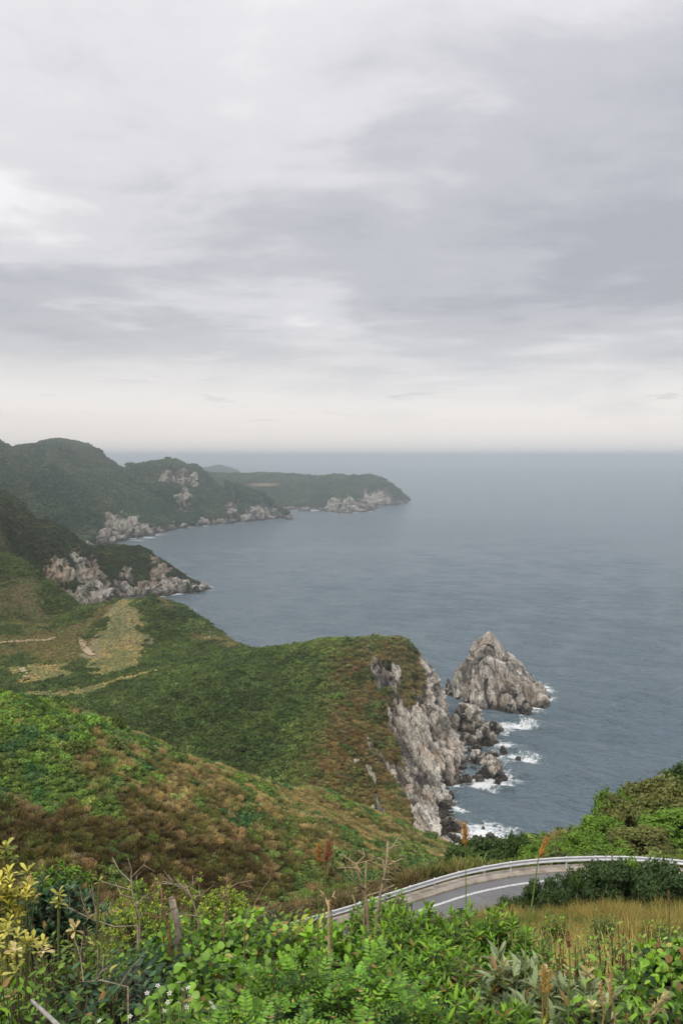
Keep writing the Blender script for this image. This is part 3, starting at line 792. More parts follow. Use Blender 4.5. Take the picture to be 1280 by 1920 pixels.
# ------------------------------------------------------------------ sea
FOAM = [  # surf patches (px, py in the photograph), radii in metres along / across, strength
    (1022, 1290, 5, 16, 1.0), (1030, 1310, 5, 9, .9), (1008, 1330, 7, 4, .9), (995, 1272, 4, 6, .8), (962, 1358, 16, 7, 1.1), (940, 1372, 9, 9, .85), (950, 1398, 8, 8, 1.0), (972, 1420, 12, 10, 1.1), (940, 1420, 8, 14, .9),
    (905, 1468, 17, 8, 1.2), (935, 1458, 9, 5, 1.0), (870, 1462, 9, 8, .8), (848, 1478, 7, 7, .8), (836, 1500, 5, 6, .9), (862, 1518, 6, 6, .95), (884, 1568, 15, 10, 1.2), (908, 1558, 13, 11, 1.1), (925, 1566, 6, 5, .8), (858, 1548, 5, 5, .8),
    (832, 1604, 4, 3, .8), (845, 1352, 3, 4, .5), (935, 1386, 5, 4, .6), (930, 1345, 4, 3, .4), (912, 1398, 3, 6, .5), (890, 1590, 8, 4, .8),
    (385, 1106, 12, 9, 1.0), (205, 1142, 9, 7, .8), (225, 1130, 6, 6, .6), (275, 1008, 22, 16, 1.0), (262, 1013, 14, 14, 1.0), (292, 1003, 25, 12, .9), (320, 994, 30, 8, .7), (450, 980, 16, 7, .9), (372, 986, 22, 7, .6), (560, 971, 18, 5, .5),
    (760, 941, 14, 22, .7), (575, 959, 70, 5, .35)]
BREAK = [(839, 914, 1378), (892, 932, 1400), (913, 940, 1378), (858, 894, 1402), (882, 912, 1432), (905, 938, 1428), (896, 951, 1462), (936, 950, 1412), (965, 977, 1427), (847, 869, 1474), (865, 885, 1466), (808, 854, 1530), (828, 870, 1564), (836, 866, 1586), (824, 850, 1606),
    (909, 932, 1579), (884, 902, 1574), (960, 1000, 1340), (1000, 1028, 1312), (836, 851, 1497)]
FOAM = [(a, b, c * .9, d * .9, s * .92) for a, b, c, d, s in FOAM]
for x0_, x1_, yb_ in BREAK:                     # a broken collar of surf round each rock
    yd_ = on_level((x0_ + x1_) / 2, yb_)[1]; w_ = (x1_ - x0_) / FPX * yd_
    FOAM.append(((x0_ + x1_) / 2 + 2, yb_ - .18 * (x1_ - x0_), w_ * .62 + 1.2, w_ * .70 + 1.5, .62))
def make_sea():
    xs = spans((-330, 20, 5.0), (20, 215, 1.35), (215, 420, 5))
    xs = np.concatenate([-330 - np.cumsum(8 * 1.16 ** np.arange(0, 52))[::-1], xs, 420 + np.cumsum(6 * 1.16 ** np.arange(0, 54))])
    ys = [150.0 + 10.0 * i for i in range(16)]
    while ys[-1] < 640: ys.append(ys[-1] + 1.35)
    while ys[-1] < 46000:
        ys.append(ys[-1] + max(1.35, .0062 * ys[-1] if ys[-1] < 3500 else .035 * ys[-1]))
    ys = np.array(ys)
    ys[-1] = 46000
    X, Y = np.meshgrid(xs, ys); x, y = X.ravel(), Y.ravel()
    dxs = np.gradient(xs); dys = np.gradient(ys)
    cell = np.maximum(*np.meshgrid(dxs, dys)).ravel()
    z = np.zeros(len(x))
    r2 = np.random.default_rng(5)
    for i in range(46):
        lam = 4.5 * (1.075 ** i); a0 = math.radians(236 + r2.normal(0, 16))
        k = 2 * math.pi / lam
        amp = .028 * lam ** .85 * math.exp(-((lam - 14) / 26) ** 2)
        ph = r2.uniform(0, 7)
        z += amp * np.clip(lam / (3.2 * cell) - .6, 0, 1) * np.sin(k * (x * math.cos(a0) + y * math.sin(a0)) + ph)
    foam = np.zeros(len(x))
    for px, py, ra, rb, s in FOAM:
        cx_, cy2, _ = on_level(px, py)
        foam = np.maximum(foam, s * np.exp(-(((x - cx_) / ra) ** 2 + ((y - cy2) / rb) ** 2) * .8))
    m = (y < 3800) & (np.abs(x) < .5 * y + 60)
    sd = np.full(len(x), -999.0)
    sd[m] = coast_sd(x[m], y[m])[0]
    far = np.clip(y / 450, .6, 4)
    edge = np.exp(-(np.clip(-sd, 0, 99) / (2.6 * far)) ** 2) * (.35 + .5 * fbm(x / 30, y / 30, 2, 8))
    foam = np.maximum(foam, np.where(m, np.clip(edge, 0, 1), 0))
    z += foam * .25 * fbm(x / 3, y / 3, 3, 9)
    keep = np.ones((len(ys), len(xs)), bool)
    K = (~m | (sd < 22 * far)).reshape(keep.shape)
    fk = K[:-1, :-1] | K[:-1, 1:] | K[1:, 1:] | K[1:, :-1]
    F = grid_faces(len(xs), len(ys), fk)
    v, F, fo = compact(np.stack([x, y, z], 1), F, foam)
    mt = new_mat('sea_water'); N = NT(mt)
    co = N.coords((1, 1, 1), (0, 0, math.radians(-12)))
    cw = N.wind(math.radians(38), .32); ch = N.wind(math.radians(34), .22); cl = N.wind(math.radians(22), .4)
    w0 = N.noise(cl, .7, 3, .6, .2); w1 = N.noise(cw, .26, 5, .62, .2); w2 = N.noise(ch, .11, 4, .55, .15); w3 = N.noise(cw, .02, 3, .5)
    patch = N.noise(N.coords((.35, 1, 1), (0, 0, math.radians(-10))), .0035, 4, .6)
    h = N.math('ADD', N.math('MULTIPLY', w1, 2.2), N.math('MULTIPLY', w2, 3.4))
    h = N.math('ADD', h, N.math('MULTIPLY', w0, .6))
    h = N.math('ADD', h, N.math('MULTIPLY', w3, 1.2))
    nrm = N.bump(h, 1.0, 2.2)
    foam_a = N.attr('foam', out='Fac')
    f1 = N.noise(co, .42, 8, .75, 1.2); f2 = N.noise(co, .10, 4, .6, .8)
    fm = N.math('ADD', foam_a, N.math('MULTIPLY', N.math('SUBTRACT', f1, .5), 3.2))
    fm = N.math('ADD', fm, N.math('MULTIPLY', N.math('SUBTRACT', f2, .5), 1.5))
    fm = N.math('MULTIPLY', N.ramp(fm, [(.42, 0.0), (.95, 1.0)]), N.ramp(foam_a, [(.05, 0.0), (.25, 1.0)]))
    # scattered small whitecaps
    wc = N.math('MULTIPLY', N.ramp(N.noise(cw, .16, 3, .5), [(.735, 0.0), (.78, 1.0)]), N.ramp(patch, [(.48, 0.0), (.62, .55)]))
    fm = N.math('MAXIMUM', fm, wc)
    deep = N.ramp(patch, [(.35, (.112, .160, .190)), (.65, (.148, .196, .224))])
    deep = N.mix(N.ramp(foam_a, [(.02, 0.0), (.5, .8)]), deep, (.10, .16, .17))
    water = N.principled(deep, .18, .5, nrm, IOR=1.33)
    white = N.principled((.78, .79, .78), .9, .1)
    mx = N.n('ShaderNodeMixShader'); N.l(fm, mx.inputs[0]); N.l(water, mx.inputs[1]); N.l(white, mx.inputs[2])
    N.out(mx.outputs[0])
    return put('sea', mesh_np('sea', v, F, True, mt, {'foam': fo}), kind='structure')
make_sea()
print('sea', round(time.time() - T0, 1))

# ------------------------------------------------------------------ rocks standing in the sea
def rock_mesh(name, prof_l, prof_r, front, back, H, seed, mat, size=(5, 2.2), amp=(3, 1.2), long=2.6, nu=112, nv=56, axis=(.2, -.2, -1), ridge=0.0):
    """prof_*: (height fraction, radius in metres) towards the left and the right; front / back: depth factors"""
    th = np.linspace(0, 2 * math.pi, nu, endpoint=False)
    t = np.linspace(-.12, 1, nv) ** 1.0
    TT, TH = np.meshgrid(t, th, indexing='ij')
    tl = np.clip(TT, 0, 1)
    rl = np.interp(tl, [p[0] for p in prof_l], [p[1] for p in prof_l]); rr = np.interp(tl, [p[0] for p in prof_r], [p[1] for p in prof_r])
    c, s = np.cos(TH), np.sin(TH)
    side = np.where(c > 0, rr, rl); fb = np.where(s < 0, front, back) * (rl + rr) / 2
    x = side * np.sign(c) * np.abs(c) ** .85; y = fb * np.sign(s) * np.abs(s) ** .85
    rib = fbm(TH * 2.2 + seed + x * .02, TT * 1.5, 3, seed) * .16
    if ridge:
        ph = TH / (2 * math.pi) * 11 + .5 * fbm(TH * 1.5, TT * 2.5, 3, seed + 9) + .35 * TT
        rib = rib + ridge * (ph - np.floor(ph) - .5 + .8 * (_h(np.floor(ph), ph * 0, ph * 0, seed) - .5))
    grow = 1 + np.where(TT < 0, -TT * 1.2, 0) + rib * (1 - TT ** 2)
    P = np.stack([(x * grow).ravel(), (y * grow).ravel(), (TT * H).ravel()], 1)
    outw = np.stack([np.cos(TH).ravel(), np.sin(TH).ravel(), np.full(TH.size, .45)], 1); outw /= np.linalg.norm(outw, axis=1)[:, None]
    Fm = frame_for(np.array(axis, float) / np.linalg.norm(axis))
    q = P @ Fm + seed * 13.7
    q = q + size[0] * .10 * np.stack([fbm(q[:, 0] / size[0], q[:, 2] / size[0] / 2, 3, s_) for s_ in (4, 5, 6)], 1)
    fade = np.clip((1.06 - TT.ravel()) * 3, .15, 1)
    slab = 0
    for k, (sz, am) in enumerate(zip(size, amp)):
        o, idr, e = facets(q / np.array((sz, sz, sz * long)), seed * 3 + k, 1.0)
        P += outw * ((o - .7 * np.clip(1 - e / .2, 0, 1)) * am * fade)[:, None]
        slab = slab + idr / len(size)
    i = np.arange(nu * nv).reshape(nv, nu)
    F = np.stack([i[:-1], np.roll(i[:-1], -1, 1), np.roll(i[1:], -1, 1), i[1:]], -1).reshape(-1, 4)
    top = np.stack([i[-1], np.roll(i[-1], -1), np.full(nu, nu * nv)], -1)
    P = np.concatenate([P, [P[i[-1]].mean(0) + (0, 0, .3)]])
    return mesh_np(name, P, [F, top], False, mat, {'slab': np.concatenate([slab, [.5]])})
SCALE_S = .1255
def prof(pts): return [(a, b * SCALE_S) for a, b in pts]
sx, sy, _ = on_level(640 + (560 + 910 / 2.56 - 640), 1160 + 380 / 2.56)
st = put('sea_stack', rock_mesh('sea_stack', prof([(0, 184), (.2, 178), (.39, 156), (.59, 116), (.77, 64), (.9, 30), (1, 6)]), prof([(0, 284), (.10, 264), (.28, 210), (.45, 158), (.6, 116), (.75, 76), (.9, 32), (1, 7)]), 1.15, .7, 41.5, 11, ROCK,
         (18, 7, 2.4), (6.0, 1.8, .45), 3.4, 280, 160, (.12, -.25, -1), .10), label='tall pointed pyramid of pale rock standing in the sea', category='sea stack', loc=(sx, sy, 0))
def sea_rock(x0, x1, ytop, ybase, seed, label, peak=.5, round_=.6, mat=ROCK_DARK, dd=.8, n=64, group=None, name='sea_rock'):
    x, y, _ = on_level((x0 + x1) / 2, ybase)
    w = (x1 - x0) / FPX * y * 1.0
    a, b = ray((x0 + x1) / 2, ytop)
    y2 = y + w * dd * .45
    H = max(EYE + b * y2, w * .2)
    ax = x - w / 2 + w * peak
    round_ = round_ * .8
    pl = [(0, w * peak), (.35, w * peak * (.75 + .25 * round_)), (.7, w * peak * (.42 + .45 * round_)), (.92, w * peak * (.15 + .4 * round_)), (1, w * peak * .3 * round_)]
    pr = [(a_, b_ * (1 - peak) / max(peak, .05)) for a_, b_ in pl]
    s = max(w, 2)
    me = rock_mesh(name, pl, pr, dd, dd, H, seed, mat, (s * .42, s * .17), (s * .22, s * .075), 1.5, n, n // 2, (.25, -.3, -1), .22)
    return put(name, me, label=label, category='rock', group=group, loc=(ax, y + w * dd * .5, 0))
sea_rock(832, 850, 1272, 1306, 21, 'narrow upright pinnacle left of the tall pyramid rock', .45, .5, ROCK, .7, 48)
sea_rock(845, 872, 1292, 1310, 22, 'low dark rock between the pinnacle and the tall pyramid rock', .5, .8, ROCK_DARK, .8, 48)
sea_rock(942, 975, 1318, 1338, 23, 'brown boulder at the foot of the tall pyramid rock, left one', .4, .9, ROCK_DARK, .7, 48)
sea_rock(965, 995, 1322, 1340, 24, 'brown boulder at the foot of the tall pyramid rock, right one', .5, .8, ROCK_DARK, .7, 48)
sea_rock(1004, 1027, 1296, 1311, 25, 'dark wet rock at the right end of the tall pyramid rock', .4, .8, ROCK_DARK, 1.0, 48)
sea_rock(839, 914, 1320, 1378, 26, 'large pale grey whaleback rock in front of the tall pyramid rock', .36, .85, ROCK, .62, 96)
sea_rock(892, 932, 1362, 1400, 27, 'dark lower rock leaning on the large whaleback rock', .4, .8, ROCK_DARK, .8, 64)
sea_rock(913, 940, 1350, 1378, 28, 'rounded dark boulder right of the large whaleback rock', .45, .95, ROCK_DARK, .8, 48)
sea_rock(858, 894, 1374, 1402, 29, 'pale flat topped rock below the large whaleback rock', .35, .95, ROCK, .75, 56)
sea_rock(880, 906, 1396, 1412, 30, 'low brown rock between the whaleback and the split rock', .5, .95, ROCK_DARK, .7, 40)
sea_rock(882, 912, 1406, 1432, 31, 'squarish grey rock behind the split pyramid rock', .45, .98, ROCK, .8, 48)
sea_rock(905, 938, 1408, 1428, 32, 'low brown ledge behind the split pyramid rock', .5, .9, ROCK_DARK, .7, 48)
sea_rock(896, 951, 1416, 1462, 33, 'split grey pyramid rock in the surf', .45, .45, ROCK, .7, 88)
sea_rock(936, 950, 1398, 1412, 34, 'small brown rock in the surf right of the whaleback rock', .5, .8, ROCK_DARK, .8, 32)
sea_rock(965, 977, 1418, 1427, 35, 'tiny rock farthest out in the surf', .5, .8, ROCK_DARK, .8, 24)
sea_rock(926, 938, 1459, 1470, 36, 'tiny rock in the surf below the split pyramid rock', .5, .7, ROCK_DARK, .7, 24)
sea_rock(847, 869, 1450, 1474, 37, 'brown rock in the surf near the cliff foot', .5, .8, ROCK_DARK, .7, 40)
sea_rock(865, 885, 1452, 1466, 38, 'rounded dark rock beside the split pyramid rock', .5, .95, ROCK_DARK, .8, 40)
sea_rock(880, 893, 1436, 1445, 39, 'small low rock left of the split pyramid rock', .5, .9, ROCK_DARK, .8, 24)
sea_rock(862, 878, 1434, 1448, 40, 'olive rock against the foot of the cliff', .4, .9, ROCK_DARK, .8, 32)
sea_rock(852, 864, 1372, 1396, 41, 'slim rock standing against the cliff in the channel', .5, .8, ROCK, .8, 32)
sea_rock(856, 868, 1408, 1424, 42, 'dark rock in the narrow channel', .5, .8, ROCK_DARK, .8, 32)
sea_rock(836, 851, 1482, 1497, 43, 'small brown rock under the cliff', .5, .8, ROCK_DARK, .8, 32)
sea_rock(808, 854, 1502, 1530, 44, 'long dark rock running out from the cliff foot', .35, .85, ROCK_DARK, .8, 56)
sea_rock(828, 870, 1532, 1564, 45, 'dark wet rock ledge in the near surf', .4, .85, ROCK_DARK, .9, 56)
sea_rock(836, 866, 1562, 1586, 46, 'low dark rock behind the golden plume', .4, .9, ROCK_DARK, .9, 48)
sea_rock(824, 850, 1568, 1606, 47, 'grey upright block at the foot of the near cliff', .45, .9, ROCK, .8, 48)
sea_rock(909, 932, 1561, 1579, 48, 'rounded rock alone in the near surf', .5, .95, ROCK_DARK, .8, 40)
sea_rock(884, 902, 1566, 1574, 49, 'low rock awash in the near surf', .5, .9, ROCK_DARK, .8, 24)
sea_rock(902, 908, 1548, 1556, 50, 'tiny rock farthest out in the near surf', .5, .9, ROCK_DARK, .8, 20)
sea_rock(356, 378, 1097, 1111, 51, 'dark rock at the tip of the orange promontory', .35, .8, ROCK_DARK, .8, 40)
sea_rock(382, 388, 1104, 1108, 52, 'tiny rock off the tip of the orange promontory', .5, .8, ROCK_DARK, .8, 20)
sea_rock(534, 546, 966, 974, 53, 'low rocks at the tip of the dark mountain', .3, .8, ROCK_DARK, .8, 24)
sea_rock(742, 756, 939, 946, 54, 'low rocks at the tip of the farthest headland', .3, .8, ROCK_DARK, .8, 24)
for k, (a_, b_, c_, d_) in enumerate([(150, 170, 1128, 1150), (176, 192, 1120, 1136), (196, 206, 1126, 1134), (168, 182, 1140, 1154), (196, 215, 1112, 1124), (132, 152, 1130, 1160)]):
    sea_rock(a_, b_, c_, d_, 60 + k, ['pale boulder on the left shore of the cove', 'grey boulder in the middle of the cove shore', 'small boulder in the cove water', 'boulder at the water in the cove corner', 'low slab on the far shore of the cove', 'tall pale block at the near end of the cove'][k], .45, .8, ROCK if k != 2 else ROCK_DARK, .8, 40)
print('rocks', round(time.time() - T0, 1))

# ------------------------------------------------------------------ scrub and woods that cover the hills (too many to count)
def quads(P, Nrm, size, r, elong=1.5, col=None, droop=0.0):
    """leaf-sized quads at P facing Nrm, folded along the middle is not needed at this size"""
    n = len(P)
    Nrm = Nrm / (np.linalg.norm(Nrm, axis=1)[:, None] + 1e-9)
    t = r.normal(size=(n, 3)); t -= Nrm * (t * Nrm).sum(1)[:, None]; t /= np.linalg.norm(t, axis=1)[:, None] + 1e-9
    b = np.cross(Nrm, t)
    s = np.broadcast_to(np.asarray(size, float), (n,))[:, None]
    v = np.stack([P - t * s * elong * .5, P + b * s * .42, P + t * s * elong * .5, P - b * s * .42], 1).reshape(-1, 3)
    f = np.arange(n * 4).reshape(n, 4)
    return v, f
def crown_points(n, r, lumps=14, flat=.8, lump_r=(.26, .42)):
    c = r.normal(size=(lumps, 3)); c[:, 2] = np.abs(c[:, 2]); c /= np.linalg.norm(c, axis=1)[:, None]
    c *= r.uniform(.35, .78, (lumps, 1)); c[:, 2] *= flat
    lr = r.uniform(*lump_r, lumps)
    k = r.integers(0, lumps, n)
    d = r.normal(size=(n, 3)); d /= np.linalg.norm(d, axis=1)[:, None]
    d[:, 2] = np.where(d[:, 2] < -.3, -d[:, 2], d[:, 2])
    P = c[k] + d * (lr[k] * r.uniform(.75, 1.05, n))[:, None]
    P[:, 2] = np.maximum(P[:, 2], .02)
    return P, d
def shrub_proto(name, n, size, seed, flat=.8, mat=None, coll=None, lumps=14):
    r = np.random.default_rng(seed)
    P, d = crown_points(n, r, lumps, flat)
    v, f = quads(P, d + .55 * r.normal(size=d.shape), size * r.uniform(.7, 1.3, n), r)
    g = r.uniform(.65, 1.35, n) * (.75 + .35 * np.clip(P[:, 2], 0, 1))  # underside shade put into the tint: leaves darker low in the crown
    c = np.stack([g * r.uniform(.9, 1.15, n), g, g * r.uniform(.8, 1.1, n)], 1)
    me = mesh_np(name, v, f, False, mat, {'tint': np.repeat(c, 4, 0)})
    o = bpy.data.objects.new(name, me); coll.objects.link(o); return o
def brush_proto(name, n, seed, mat=None, coll=None, w=.035):
    """twiggy dry bush / tall grass: thin blades leaning outwards from many feet"""
    r = np.random.default_rng(seed)
    foot = np.concatenate([r.uniform(-.62, .62, (n, 2)), np.zeros((n, 1))], 1)
    h = r.uniform(.45, 1.05, n) * (1.1 - .5 * np.hypot(foot[:, 0], foot[:, 1]))
    lean = foot * .45 + np.concatenate([r.normal(0, .18, (n, 2)), np.zeros((n, 1))], 1)
    tip = foot + lean; tip[:, 2] = h
    side = r.normal(size=(n, 3)); side[:, 2] *= .3; side /= np.linalg.norm(side, axis=1)[:, None]
    ww = w * r.uniform(.6, 1.8, n)[:, None]
    midp = (foot + tip) / 2 - lean * .12
    v = np.stack([foot - side * ww * .6, foot + side * ww * .6, midp + side * ww, midp - side * ww, tip + side * ww * .5, tip - side * ww * .5], 1).reshape(-1, 3)
    b = np.arange(n)[:, None] * 6
    f = np.concatenate([b + np.array([[0, 1, 2, 3]]), b + np.array([[3, 2, 4, 5]])])
    g = r.uniform(.6, 1.4, n)
    c = np.stack([g, g * r.uniform(.9, 1.08, n), g * r.uniform(.8, 1.1, n)], 1)
    # small leaves and seed heads among the twigs
    m = n // 2
    lp = foot[:m] + (tip - foot)[:m] * r.uniform(.5, 1.05, (m, 1))
    v2, f2 = quads(lp, r.normal(size=(m, 3)), .085 * r.uniform(.7, 1.4, m), r)
    me = mesh_np(name, np.concatenate([v, v2]), np.concatenate([f, f2 + len(v)]), False, mat, {'tint': np.concatenate([np.repeat(c, 6, 0), np.repeat(c[:m], 4, 0)])})
    o = bpy.data.objects.new(name, me); coll.objects.link(o); return o
def proto_set(name, items):
    c = bpy.data.collections.new(name)
    for k, (fn, kw) in enumerate(items): fn('%s_%02d' % (name, k), mat=COVER, coll=c, **kw)
    return c
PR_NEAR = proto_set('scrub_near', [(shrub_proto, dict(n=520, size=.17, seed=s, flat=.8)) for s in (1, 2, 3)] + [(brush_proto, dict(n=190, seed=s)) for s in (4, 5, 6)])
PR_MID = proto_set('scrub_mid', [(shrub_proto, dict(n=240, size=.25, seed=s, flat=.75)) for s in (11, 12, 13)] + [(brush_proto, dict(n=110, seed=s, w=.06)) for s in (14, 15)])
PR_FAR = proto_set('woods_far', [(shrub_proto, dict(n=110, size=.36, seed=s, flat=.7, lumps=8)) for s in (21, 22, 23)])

def cover(name, label, coll, P, rot, scl, idx, tint):
    me = bpy.data.meshes.new(name)
    me.vertices.add(len(P)); me.vertices.foreach_set('co', np.asarray(P, np.float32).ravel())
    for k, t, v in (('rot', 'FLOAT_VECTOR', rot), ('scl', 'FLOAT_VECTOR', scl)):
        a = me.attributes.new(k, t, 'POINT'); a.data.foreach_set('vector', np.asarray(v, np.float32).ravel())
    a = me.attributes.new('idx', 'INT', 'POINT'); a.data.foreach_set('value', np.asarray(idx, np.int32))
    a = me.attributes.new('tint', 'FLOAT_COLOR', 'POINT'); a.data.foreach_set('color', np.concatenate([tint, np.ones((len(P), 1))], 1).astype(np.float32).ravel())
    ng = bpy.data.node_groups.new(name, 'GeometryNodeTree')
    ng.interface.new_socket('Geometry', in_out='INPUT', socket_type='NodeSocketGeometry')
    ng.interface.new_socket('Geometry', in_out='OUTPUT', socket_type='NodeSocketGeometry')
    nn = ng.nodes.new
    gi, go = nn('NodeGroupInput'), nn('NodeGroupOutput')
    ci = nn('GeometryNodeCollectionInfo'); ci.inputs['Collection'].default_value = coll
    ci.inputs['Separate Children'].default_value = True; ci.inputs['Reset Children'].default_value = True
    iop = nn('GeometryNodeInstanceOnPoints'); iop.inputs['Pick Instance'].default_value = True
    def na(k, t):
        n = nn('GeometryNodeInputNamedAttribute'); n.data_type = t; n.inputs['Name'].default_value = k
        return n.outputs['Attribute']
    ng.links.new(gi.outputs[0], iop.inputs['Points']); ng.links.new(ci.outputs[0], iop.inputs['Instance'])
    ng.links.new(na('idx', 'INT'), iop.inputs['Instance Index'])
    e2r = nn('FunctionNodeEulerToRotation'); ng.links.new(na('rot', 'FLOAT_VECTOR'), e2r.inputs[0]); ng.links.new(e2r.outputs[0], iop.inputs['Rotation'])
    ng.links.new(na('scl', 'FLOAT_VECTOR'), iop.inputs['Scale']); ng.links.new(iop.outputs[0], go.inputs[0])
    o = put(name, me, label=label, kind='stuff')
    md = o.modifiers.new('scatter', 'NODES'); md.node_group = ng
    return o
LUSH = 2.35      # leaf albedo: canopies trap light, so single leaves are paler than the crown they make
def scatter(sh, name, label, coll, nleaf, nbrush, spacing, size, brush_size, rockmax=.42, tilt=.5, seed=1, jit=.25, keepf=None, sink=.12):
    s = SHEETS[sh]; r = np.random.default_rng(seed)
    gx = np.arange(s.xs[0], s.xs[-1], spacing); gy = np.arange(s.ys[0], s.ys[-1], spacing)
    X, Y = np.meshgrid(gx, gy); x = X.ravel() + r.uniform(-.6, .6, X.size) * spacing; y = Y.ravel() + r.uniform(-.6, .6, X.size) * spacing
    m0 = np.abs(x) < .36 * y * 1.08 + 8
    x, y = x[m0], y[m0]
    z, rock, nrm, sd, ok = sample(s, x, y)
    px, py = to_px(x, y, z)
    view = np.stack([-x, -y, EYE - z], 1); view /= np.linalg.norm(view, axis=1)[:, None]
    facing = (nrm * view).sum(1) / np.linalg.norm(nrm, axis=1)
    col, hg, leafy = s.paint(px, py, x, y, z)
    keep = ok & (sd > 3) & (z > 2.0) & (rock + r.normal(0, .08, len(x)) < rockmax) & (facing > -.12) & (px > -90) & (px < 1370) & (hg > .08)
    if keepf is not None: keep &= keepf(px, py, x, y, z)
    x, y, z, nrm, col, hg, leafy, rock = (a[keep] for a in (x, y, z, nrm, col, hg, leafy, rock))
    n = len(x)
    isleaf = (r.uniform(0, 1, n) < leafy) if nbrush else np.ones(n, bool)
    idx = np.where(isleaf, r.integers(0, nleaf, n), nleaf + r.integers(0, max(nbrush, 1), n))
    sc_ = np.where(isleaf, r.uniform(*size, n), r.uniform(*brush_size, n)) * (.45 + .55 * hg) * (1 - .35 * np.clip(rock * 1.5, 0, 1))
    big = r.uniform(0, 1, n) < .10
    sc_ = np.where(big & isleaf, sc_ * r.uniform(1.3, 1.9, n), sc_)
    scl = np.stack([sc_, sc_, sc_ * r.uniform(.7, 1.1, n) * np.where(isleaf, 1.0, 1.25)], 1)
    rot = np.stack([-nrm[:, 1] * tilt, nrm[:, 0] * tilt, r.uniform(0, 6.28, n)], 1)
    tint = col * LUSH * r.uniform(1 - jit, 1 + jit, (n, 1)) * r.uniform(.92, 1.08, (n, 3))
    P = np.stack([x, y, z - sink * sc_], 1)
    cover(name, label, coll, P, rot, scl, idx, tint)
    print(name, n)
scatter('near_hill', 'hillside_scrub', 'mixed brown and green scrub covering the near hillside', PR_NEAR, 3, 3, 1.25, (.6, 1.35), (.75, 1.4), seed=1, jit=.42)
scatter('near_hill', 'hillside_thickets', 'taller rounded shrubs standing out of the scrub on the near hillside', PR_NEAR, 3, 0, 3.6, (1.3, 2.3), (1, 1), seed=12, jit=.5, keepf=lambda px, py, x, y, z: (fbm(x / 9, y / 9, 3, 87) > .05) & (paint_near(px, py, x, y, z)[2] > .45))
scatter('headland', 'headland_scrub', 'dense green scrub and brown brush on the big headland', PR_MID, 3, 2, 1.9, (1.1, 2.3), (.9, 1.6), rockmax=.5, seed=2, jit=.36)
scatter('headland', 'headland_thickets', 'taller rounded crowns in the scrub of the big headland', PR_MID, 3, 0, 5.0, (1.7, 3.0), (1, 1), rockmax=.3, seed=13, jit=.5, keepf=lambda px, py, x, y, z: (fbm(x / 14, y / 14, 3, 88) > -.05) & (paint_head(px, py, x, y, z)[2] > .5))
scatter('valley', 'valley_thickets', 'taller rounded crowns and small trees in the valley', PR_MID, 3, 0, 6.0, (2.0, 3.6), (1, 1), rockmax=.3, seed=14, jit=.5, keepf=lambda px, py, x, y, z: (fbm(x / 16, y / 16, 3, 89) > -.05) & (SHEETS['valley'].paint(px, py, x, y, z)[2] > .6))
scatter('valley', 'valley_scrub', 'low green scrub and trees across the valley', PR_MID, 3, 2, 2.2, (1.3, 2.7), (1.1, 1.8), seed=3, jit=.36)
scatter('cove_headland', 'promontory_woods', 'dark woods on the promontory beyond the valley', PR_MID, 3, 2, 3.0, (1.8, 3.4), (1.5, 2.2), seed=4)
scatter('mountain', 'mountain_woods', 'dark woods covering the mountains across the bay', PR_FAR, 3, 0, 5.4, (3.0, 6.5), (1, 1), seed=5)
scatter('far_headland', 'far_woods', 'hazy woods on the farthest headland', PR_FAR, 3, 0, 9.0, (5.0, 8.5), (1, 1), seed=6)
print('cover', round(time.time() - T0, 1))

# ------------------------------------------------------------------ road, kerb, guard rail
def asphalt_mat():
    m = new_mat('asphalt'); N = NT(m); co = N.coords()
    g = N.noise(co, 60, 3, .7); b = N.noise(co, .35, 4, .6); t = N.noise(N.coords((.12, 1.2, 1)), 1.0, 3, .5)
    c = N.ramp(b, [(.3, (.155, .153, .15)), (.7, (.215, .21, .205))])
    c = N.mix(1.0, c, N.ramp(g, [(.3, .72), (.7, 1.28)]), 'MULTIPLY')
    crack = N.voro(N.coords(), .28, 'DISTANCE_TO_EDGE')
    c = N.mix(N.math('MULTIPLY', N.ramp(crack, [(0.0, .7), (.008, 0.0)]), N.ramp(t, [(.45, 0.0), (.6, 1.0)])), c, (.04, .04, .04))
    N.out(N.principled(c, .9, .25, N.bump(g, .4, .01))); return m
def paint_mat():
    m = new_mat('worn_white_paint'); N = NT(m); co = N.coords()
    w = N.noise(co, 9, 5, .7)
    N.out(N.principled(N.ramp(w, [(.40, (.26, .26, .25)), (.52, (.70, .70, .68))]), .7, .3)); return m
def concrete_mat():
    m = new_mat('kerb_concrete'); N = NT(m); co = N.coords()
    a = N.noise(co, 1.2, 6, .65); g = N.noise(co, 25, 4, .6)
    c = N.ramp(a, [(.3, (.22, .18, .135)), (.55, (.40, .345, .28)), (.75, (.47, .42, .35))])
    c = N.mix(1.0, c, N.ramp(g, [(.3, .8), (.7, 1.15)]), 'MULTIPLY')
    N.out(N.principled(c, .9, .2, N.bump(g, .3, .01))); return m
def galv_mat():
    m = new_mat('galvanised_steel'); N = NT(m); co = N.coords()
    a = N.noise(co, 2.5, 5, .6); g = N.voro(co, 40, 'F1', 'Color')
    c = N.ramp(a, [(.3, (.60, .60, .605)), (.7, (.78, .78, .78))])
    N.out(N.principled(c, N.ramp(a, [(.3, .42), (.7, .6)]), .5, None, Metallic=.2)); return m
ASPHALT, PAINT, CONCRETE, GALV = asphalt_mat(), paint_mat(), concrete_mat(), galv_mat()
def strip(name, line, nrm, offs, zs, mat, smooth=False):
    """ribbon along a line: cross-section points at the given offsets and heights"""
    n, k = len(line), len(offs)
    v = np.zeros((n, k, 3))
    for j in range(k):
        v[:, j, :2] = line + nrm * offs[j]; v[:, j, 2] = zs[j]
    return mesh_np(name, v.reshape(-1, 3), grid_faces(k, n)[:, ::-1], smooth, mat)
